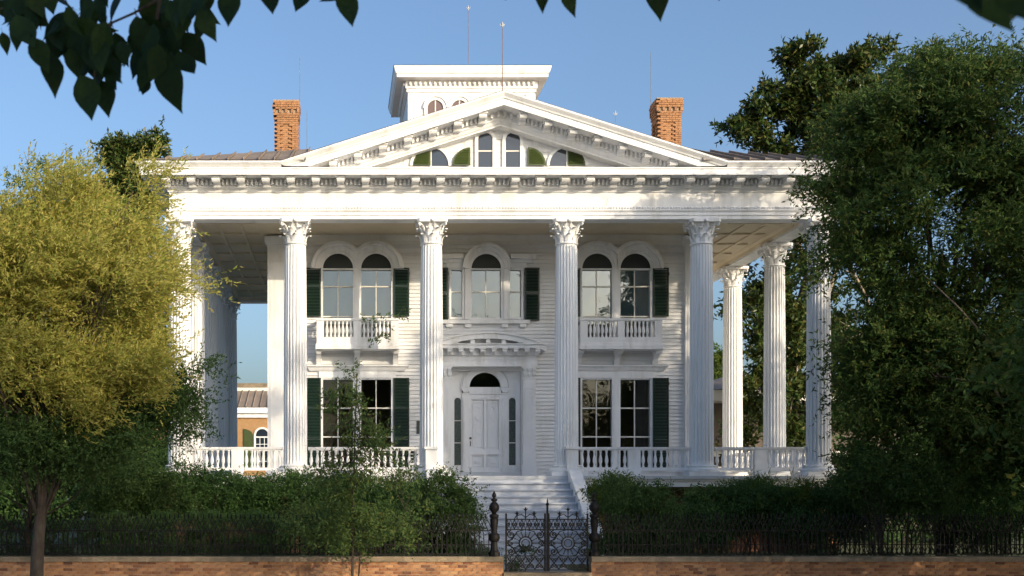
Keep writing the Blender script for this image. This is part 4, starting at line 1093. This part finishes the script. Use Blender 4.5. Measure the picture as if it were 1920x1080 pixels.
# dark big tree on the right
D = 28.9
vr = [E(1780,420,185,240,D,2.2), E(1805,185,105,110,D,1.5), E(1765,115,70,62,D,1.0), E(1680,280,85,110,D,1.3), E(1625,225,45,55,D,.8), E(1622,395,68,100,D,1.2), E(1570,395,40,72,D-.3,.8), E(1660,560,72,100,D,1.2), E(1550,490,16,22,D-.5,.3), E(1600,600,24,40,D-.4,.4),
      E(1690,690,95,110,D,1.4), E(1595,660,28,22,D-.3,.3), E(1632,750,26,50,D-.3,.5), E(1780,720,180,130,D,2.0), E(1900,260,105,220,D,1.8), E(1990,550,160,330,D,2.4), E(1905,790,130,100,D,1.7), E(1550,330,20,26,D,.3), E(1545,665,18,10,D-.3,.2), E(1660,835,55,50,D,1.0)]
tree('broad_oak', 'large dark leafy tree filling the right side in front of the porch', 'tree', (15.6, 29.6, 0), vr, M['lf_dark'], 27000, 12, .135, .046, .24, (15.3, 29.3, 8),
     shell=.35, clump=85, sig=.36, tl=.50, droop=-.10, spread=.7, targets=34, rl=.09, pw=.75, flat=.55, ub=(.35,-.8,.4))
lb = MB(); br_ = bpy.data.objects['broad_oak']; bo = Vector((15.6, 29.6, 0))
for pts in ([(1900,700,28.2),(1862,645,27.3),(1800,575,27.1),(1735,515,27.3)], [(1880,760,27.6),(1862,722,27.4),(1800,714,27.4),(1760,705,27.5)]):
    lb.tube(wobble([at(*p)-bo for p in pts], .04), .042, 6, .012)
lb.build('limb', M['midbark'], br_, smooth=True)
# magnolias behind
D = 50
vm = [E(1520,125,55,40,D), E(1545,175,75,60,D), E(1470,185,55,38,D), E(1440,215,40,28,D), E(1400,248,32,18,D), E(1455,262,60,30,D), E(1510,262,60,30,D), E(1600,160,60,50,D), E(1640,130,50,35,D), E(1600,250,80,70,D), E(1560,330,120,80,D),
      E(1470,440,110,90,D,2.2), E(1440,560,60,70,D+.5,1.3), E(1480,640,60,90,D+1,1.5), E(1440,740,60,80,D,1.5), E(1520,700,110,140,D+2,2.2), E(1600,600,140,160,D+1,2.4), E(1430,820,60,60,D,1.5)]
tree('magnolia_tree', 'tall dark glossy magnolia rising behind the right end of the house', 'tree', (21.0, 51, 0), vm, M['lf_mag'], 8000, 11, .27, .11, .32, (20.6, 50.5, 17.5), bark=M['palebark'],
     shell=.45, clump=30, sig=.26, tl=.45, droop=-.05, spread=.9, targets=30, rl=.14, pw=.55)
D = 47
vm2 = [E(235,285,34,16,D), E(285,280,24,14,D), E(240,315,28,22,D), E(262,350,28,28,D), E(230,380,40,40,D), E(200,450,90,90,D), E(190,620,120,120,D), E(200,760,130,100,D)]
tree('magnolia_tree', 'magnolia top with bronze green leaves poking above the eave at the left end', 'tree', (-9.0, 47.5, 0), vm2, M['lf_mag'], 6500, 10, .22, .09, .26, (-8.7, 47, 13), bark=M['palebark'],
     shell=.4, clump=16, sig=.26, tl=.4, droop=0, spread=.9, rl=.1, pw=.38)
D = 55
tree('distant_tree', 'thin bluish green tree far behind the golden tree at the left edge', 'tree', (-14.5, 55, 0), [E(40,400,70,60,D), E(85,350,25,40,D), E(20,340,20,30,D), E(110,450,60,50,D), E(30,560,140,150,D)], M['lf_shrub'], 1800, 9, .2, .07, .2, (-14.5, 55, 12), sig=.35, tl=.6)
D = 70
tree('small_tree', 'small sunlit light green tree far off between the right porch columns', 'tree', (23.2, 70, 0), [E(1350,682,26,24,D), E(1345,705,26,20,D)], M['lf_bright'], 500, 9, .2, .10, .12, (23.2, 70, 7.5), sig=.3, targets=6)
# sapling before the wall
D = 25.4
vs_ = [E(660,990,70,42,D,.6), E(645,900,52,46,D,.5), E(690,835,50,36,D,.4), E(645,770,34,46,D,.3), E(655,705,24,32,D,.18), E(700,630,12,30,D,.12), E(728,588,8,14,D,.08), E(760,690,18,8,D,.12), E(720,655,11,9,D,.1), E(612,700,11,9,D,.1), E(575,985,40,36,D,.4), E(750,1000,40,28,D,.4), E(790,950,14,14,D,.2), E(740,895,36,26,D,.3)]
tree('sapling', 'slender young tree with twin stems before the brick wall, left of the gate', 'tree', (.29, 25.4, SIDE), vs_, M['lf_sap'], 1500, 10, .088, .034, .035, (.40, 25.4, 4.6),
     shell=.15, clump=8, sig=.12, tl=.26, droop=-.05, targets=20, rl=.013, pw=.85)
MBs = MB().tube(bez((.10,0,-.05), (.14,0,.6), (.22,0,1.7), 6), .03, 6, .014); MBs.build('second_stem', M['bark'], bpy.data.objects['sapling'], smooth=True)
# shrubs and hedges
def shrub(name, label, vols, m, twigs, lpt=9, L=.07, W=.032, cat='shrub', group=None, stem=True, **kw):
    v0 = vols[0]; base = (v0[0], v0[1], 0); o = empty(name, base); tag(o, label, cat, group)
    foliage('foliage', m, vols, twigs, lpt, L, W, o, base, **kw)
    b = MB()
    c, d, k = sample(vols, 14, .1)
    for q in c:
        s0 = Vector((random.gauss(0,.12), random.gauss(0,.12), 0)) + Vector((q[0]-base[0], q[1]-base[1], 0))*.5; e = Vector(q)-Vector(base)
        b.tube(wobble(bez(s0, s0*.5+e*.5+Vector((0,0,.2)), e, 5), .03), .022, 4, .006)
    b.build('stem', M['bark'], o)
    return o
kw = dict(shell=.5, clump=20, sig=.14, tl=.22)
D = 28.9
shrub('round_shrub', 'dense dark green shrub at the left of the steps, between fence and staircase', [E(838,965,52,70,D), E(830,925,40,36,D), E(860,1000,40,50,D), E(810,990,30,50,D)], M['lf_shrub'], 3000, **kw)
shrub('round_shrub', 'dark bush just right of the gate with lighter feathery top', [E(1195,985,75,70,D), E(1170,930,42,34,D), E(1230,950,50,40,D), E(1200,1040,85,40,D)], M['lf_shrub'], 4200, **kw)
shrub('bright_shrub', 'soft yellow green shrub beside the stair cheek, above the right gate post', [E(1150,915,34,22,31), E(1130,930,22,20,31)], M['lf_bright'], 800, **kw)
b0 = at(190, 960, 28.2); b1 = at(545, 960, 28.2)
shrub('clipped_hedge', 'clipped low hedge with flat bright top behind the left fence', [((b0.x+b1.x)/2, 28.4, .72, (b1.x-b0.x)/2, .42, .72, 'box')], M['lf_clip'], 7500, cat='hedge', shell=.5, clump=12, sig=.06, tl=.14, L=.05, W=.026, lpt=9)
shrub('clipped_hedge', 'dark hedge in deep shade behind the fence at the far left', [(-8.2, 28.4, .62, 2.4, .42, .62, 'box')], M['lf_hedge'], 4200, cat='hedge', shell=.5, clump=12, sig=.06, tl=.14, L=.05, W=.026, lpt=9)
D = 31.5
shrub('tall_shrub', 'tall dark shrub under the golden tree, left of the porch balustrade', [E(245,915,85,62,D,1.0), E(190,940,50,50,D,.8), E(300,925,60,50,D,.8)], M['lf_shrub'], 4200, **kw)
shrub('tall_shrub', 'loose dark green shrub below the left end of the porch balustrade', [E(400,925,70,42,D+1,.9), E(350,915,40,50,D+.6,.7), E(450,940,50,36,D+1,.7)], M['lf_hedge'], 4000, **kw)
shrub('tall_shrub', 'bushy dark shrub below the porch balustrade, behind the sapling', [E(560,925,75,38,D+1,.9), E(650,935,80,40,D+1,.9), E(490,930,45,30,D+1,.7)], M['lf_hedge'], 5000, **kw)
shrub('tall_shrub', 'small dark shrub beside the left foot of the porch, between sapling and steps', [E(750,940,45,36,D+1,.8)], M['lf_hedge'], 1500, **kw)
shrub('low_shrub', 'low leafy shrub behind the left fence next to the sapling', [E(620,985,90,40,28.6,.5), E(730,985,70,35,28.6,.5)], M['lf_shrub'], 3500, **kw)
shrub('low_shrub', 'dark leafy mass below the right porch, right of the bush by the gate', [E(1340,960,70,45,D,1.0), E(1300,1000,60,50,D-1,.7), E(1420,950,60,40,D,.9)], M['lf_hedge'], 5200, **kw)
shrub('spiky_shrub', 'shrub with long pale grassy leaves below the right porch balustrade', [E(1440,925,60,30,D+1,.8), E(1400,950,60,30,D,.8), E(1480,940,50,35,D,.8)], M['lf_bright'], 700, lpt=12, L=.30, W=.018, shell=.4, clump=8, sig=.12, tl=.12, droop=-.1, out=.3)
shrub('low_shrub', 'deep green shrub below the right end column of the porch', [E(1540,955,70,50,D,1.0), E(1600,945,60,60,D-1,.9), E(1520,1000,60,40,D-1.2,.7)], M['lf_hedge'], 4800, **kw)
shrub('bright_shrub', 'large leafy shrub with sunlit yellow green tips under the right tree', [E(1680,900,80,62,28.6,.9), E(1740,930,50,50,28.6,.7), E(1620,880,50,50,28.6,.7)], M['lf_shrub'], 4600, **kw)
shrub('bright_shrub', 'fresh green shrub at the right edge under the dark tree', [E(1890,860,50,40,28.8,.7), E(1850,960,80,70,28.8,.8)], M['lf_hedge'], 3600, **kw)
D = 39
shrub('garden_tree', 'dark evergreen mass behind the golden tree at the left edge', [E(40,800,130,120,D,1.8), E(-60,850,120,110,D,1.8), E(140,850,90,90,D,1.4), E(40,930,150,60,D,1.4)], M['lf_hedge'], 5200, cat='tree', L=.16, W=.07, shell=.4, clump=20, sig=.3, tl=.4)
shrub('garden_tree', 'dark evergreen mass between the golden tree and the porch end', [E(250,850,70,90,D+1,1.3), E(300,900,60,50,D+1,1.0), E(220,930,90,50,D,1.1)], M['lf_hedge'], 3000, cat='tree', L=.16, W=.07, shell=.4, clump=20, sig=.3, tl=.4)
D = 42
shrub('garden_tree', 'dark evergreen mass far right behind the big dark tree', [E(1660,820,90,130,D,1.8), E(1800,800,130,150,D,2), E(1930,820,120,140,D,2), E(1750,950,220,60,D,1.6)], M['lf_hedge'], 6500, cat='tree', L=.16, W=.07, shell=.4, clump=20, sig=.3, tl=.4)
# ground cover along the fence foot
o = foliage('ground_cover', M['lf_hedge'], [(-2.5, 27.75, .32, 7.5, .30, .26, 'box'), (11.5, 27.75, .25, 5.4, .3, .2, 'box')], 4200, 9, .06, .034, shell=.2, clump=12, sig=.09, tl=.16)
tag(o, kind='stuff')

# ------------------------------------------------------------------ trees outside the frame that shade the scene
def shade_tree(x, y, zc, rx, rz_, label, twigs, clump=60, extra=()):
    vols = [(x, y, zc, rx, rx, rz_)]+list(extra)
    return tree('shade_tree', label, 'tree', (x, y, SIDE), vols, M['lf_dark'], twigs, 10, .17, .085, .25, (x, y, zc), shell=.45, clump=clump, sig=.5, tl=.7, targets=14, rl=.1)
shade_tree(20.0, 17.0, 9.0, 4.2, 6.4, 'tall street tree beyond the right edge of the view', 1650, 75)
shade_tree(25.8, 21.5, 11.3, 5.2, 6.8, 'taller street tree farther right along the pavement', 3600, 60)
shade_tree(15.8, 19.6, 3.8, 3.4, 3.6, 'low spreading tree at the kerb just beyond the right edge', 3600, 30)
shade_tree(21.8, 20.4, 3.8, 3.2, 3.6, 'low spreading tree at the kerb behind the first one on the right', 3000, 30)
shade_tree(11.4, 6.8, 7.8, 3.8, 4.0, 'rounded tree across the road on the right', 4200, 30)
shade_tree(7.6, 4.0, 8.6, 3.6, 4.2, 'rounded tree across the road close by on the right', 4200, 30)
shade_tree(19.6, 9.5, 12.0, 4.0, 4.2, 'high crowned tree across the road, farther right', 900, 75)

# near tree whose leaves hang into the top of the picture
nt_ = empty('overhanging_tree', (3.2, -3.0, SIDE)); tag(nt_, 'dark broad leaves of a near tree hanging into the top of the view', 'tree')
nb = Vector((3.2, -3.0, SIDE))
trunk_limbs(nt_, .5, (-.3, .5, 6.5), .26, [(-2, 3, 8), (3, 2, 8.5), (-1, -3, 9), (2.5, -2.5, 9), (0, 2.5, 9.5)], .1)
foliage('crown', M['lf_dark'], [(3.6, -1.4, 6.9, 4.4, 3.2, 2.5), (5.0, -4, 9.0, 4.5, 4.0, 2.6)], 6500, 9, .17, .10, nt_, tuple(nb), shell=.4, clump=30, sig=.5, tl=.6)
def near_leaf_mesh(bend, curl, asym):
    out = [(0,.0),(.07,.11),(.18,.225),(.32,.285),(.46,.275),(.60,.22),(.72,.15),(.83,.085),(.92,.035),(1.0,0)]
    vs = []; fs = []
    for t, w in out:
        y = bend*math.sin(t*PI)*.5 + curl*t*t
        vs += [(-w*(1+asym), y+.10*w, -t), (0, y, -t), (w*(1-asym), y+.13*w, -t)]
    for i in range(len(out)-1):
        for k in range(2): fs.append((i*3+k, i*3+k+1, i*3+k+4, i*3+k+3))
    b = MB().add(vs, fs); b.tube([(0,.12*0,.18),(0,0,.0)], .012, 4)
    return b.mesh('leaf', M['lf_near'], True)
NLM = [near_leaf_mesh(.05,.10,.05), near_leaf_mesh(-.06,.18,-.08), near_leaf_mesh(.12,-.15,.0)]
def hang(bx, by, tx, ty, D=5.0, w=1.0, yaw=None, k=None):
    p, q = at(bx, by, D), at(tx, ty, D + random.uniform(-.05, .05)); d = q-p; L = d.length
    z = -d.normalized(); yw = random.uniform(-.5, .5) if yaw is None else yaw
    x = Vector((1,0,0)) - z*z.x; x.normalize(); y = z.cross(x)
    x2 = x*math.cos(yw)+y*math.sin(yw); y2 = z.cross(x2)
    me = NLM[k if k is not None else random.randrange(3)]
    o = bpy.data.objects.new('leaf', me); C.objects.link(o); o.parent = nt_
    m4 = Matrix(((x2.x*L*w, y2.x*L, z.x*L, p.x-nb.x), (x2.y*L*w, y2.y*L, z.y*L, p.y-nb.y), (x2.z*L*w, y2.z*L, z.z*L, p.z-nb.z), (0,0,0,1)))
    o.matrix_basis = m4
for l in [(4,60,15,104), (28,45,33,98), (60,70,88,140,), (90,95,107,178), (150,140,178,228), (190,150,200,220), (165,60,226,170), (215,60,240,130), (300,110,332,213), (290,90,255,164), (345,60,388,120), (370,20,406,76), (335,95,365,146), (425,-25,432,53), (505,-40,507,33), (570,-30,556,27), (650,-30,657,58), (648,-30,600,12), (395,-15,392,25),
          (1020,-40,1014,28), (1063,-30,1075,36), (1225,-40,1242,38), (945,-30,946,6), (1352,-30,1348,4), (60,20,40,85), (120,30,100,120), (130,90,150,150), (255,30,270,110), (300,25,300,120), (250,60,245,100), (320,50,330,110), (275,-10,285,60), (330,-10,350,60)]:
    hang(*l, D=random.uniform(4.8, 5.3), w=random.uniform(.85, 1.15))
for cx, cy, sx, sy, n in ((45,25,60,34,26), (150,75,52,50,26), (185,120,32,36,14), (285,95,34,36,14), (320,30,45,25,10), (215,5,60,20,8), (380,0,40,14,4)):
    for k in range(n):
        x, y = random.gauss(cx, sx*.6), random.gauss(cy, sy*.6); a = random.gauss(.15, .5); L = random.uniform(40, 76)
        hang(x, y-L*.4, x+L*math.sin(a), y-L*.4+L*math.cos(a), D=random.uniform(4.8, 5.6), w=random.uniform(.85, 1.15), yaw=random.uniform(-1.0, 1.0))
for l in ((1830,-60,1888,74), (1880,-50,1935,60), (1800,-70,1830,40), (1930,-60,1900,40)): hang(*l, D=random.uniform(2.3, 2.6), w=1.0, yaw=.1)
tw = MB()
for pts in ([(420,-120),(330,-20),(250,25),(170,60),(120,110)], [(300,0),(290,60),(300,110)], [(330,-20),(180,-20),(60,10),(-40,20)], [(420,-120),(620,-60),(760,-70)], [(210,40),(180,110),(175,160)]):
    tw.tube([at(x, y, 5.1)-nb for x, y in pts], .009, 5, .003)
q0 = at(420, -120, 5.1)-nb
tw.tube(bez((-.2, .3, 5.6), (-2.2, 5.0, 6.6), q0, 10), .05, 6, .012)
q1 = at(1850, -120, 2.45)-nb; tw.tube(bez((-.2, .3, 5.0), (-1.4, 3.5, 5.2), q1, 8), .04, 6, .008)
q2 = at(1100, -120, 5.1)-nb; tw.tube(bez((-.2, .3, 5.6), (-1.0, 5.0, 6.6), q2, 8), .04, 6, .006); tw.tube([q2, at(1040,-35,5.1)-nb], .006, 4); tw.tube([q2, at(1230,-35,5.1)-nb, at(1352,-30,5.1)-nb], .006, 4); tw.tube([q2, at(945,-28,5.1)-nb], .006, 4)
tw.build('twig', M['bark'], nt_)
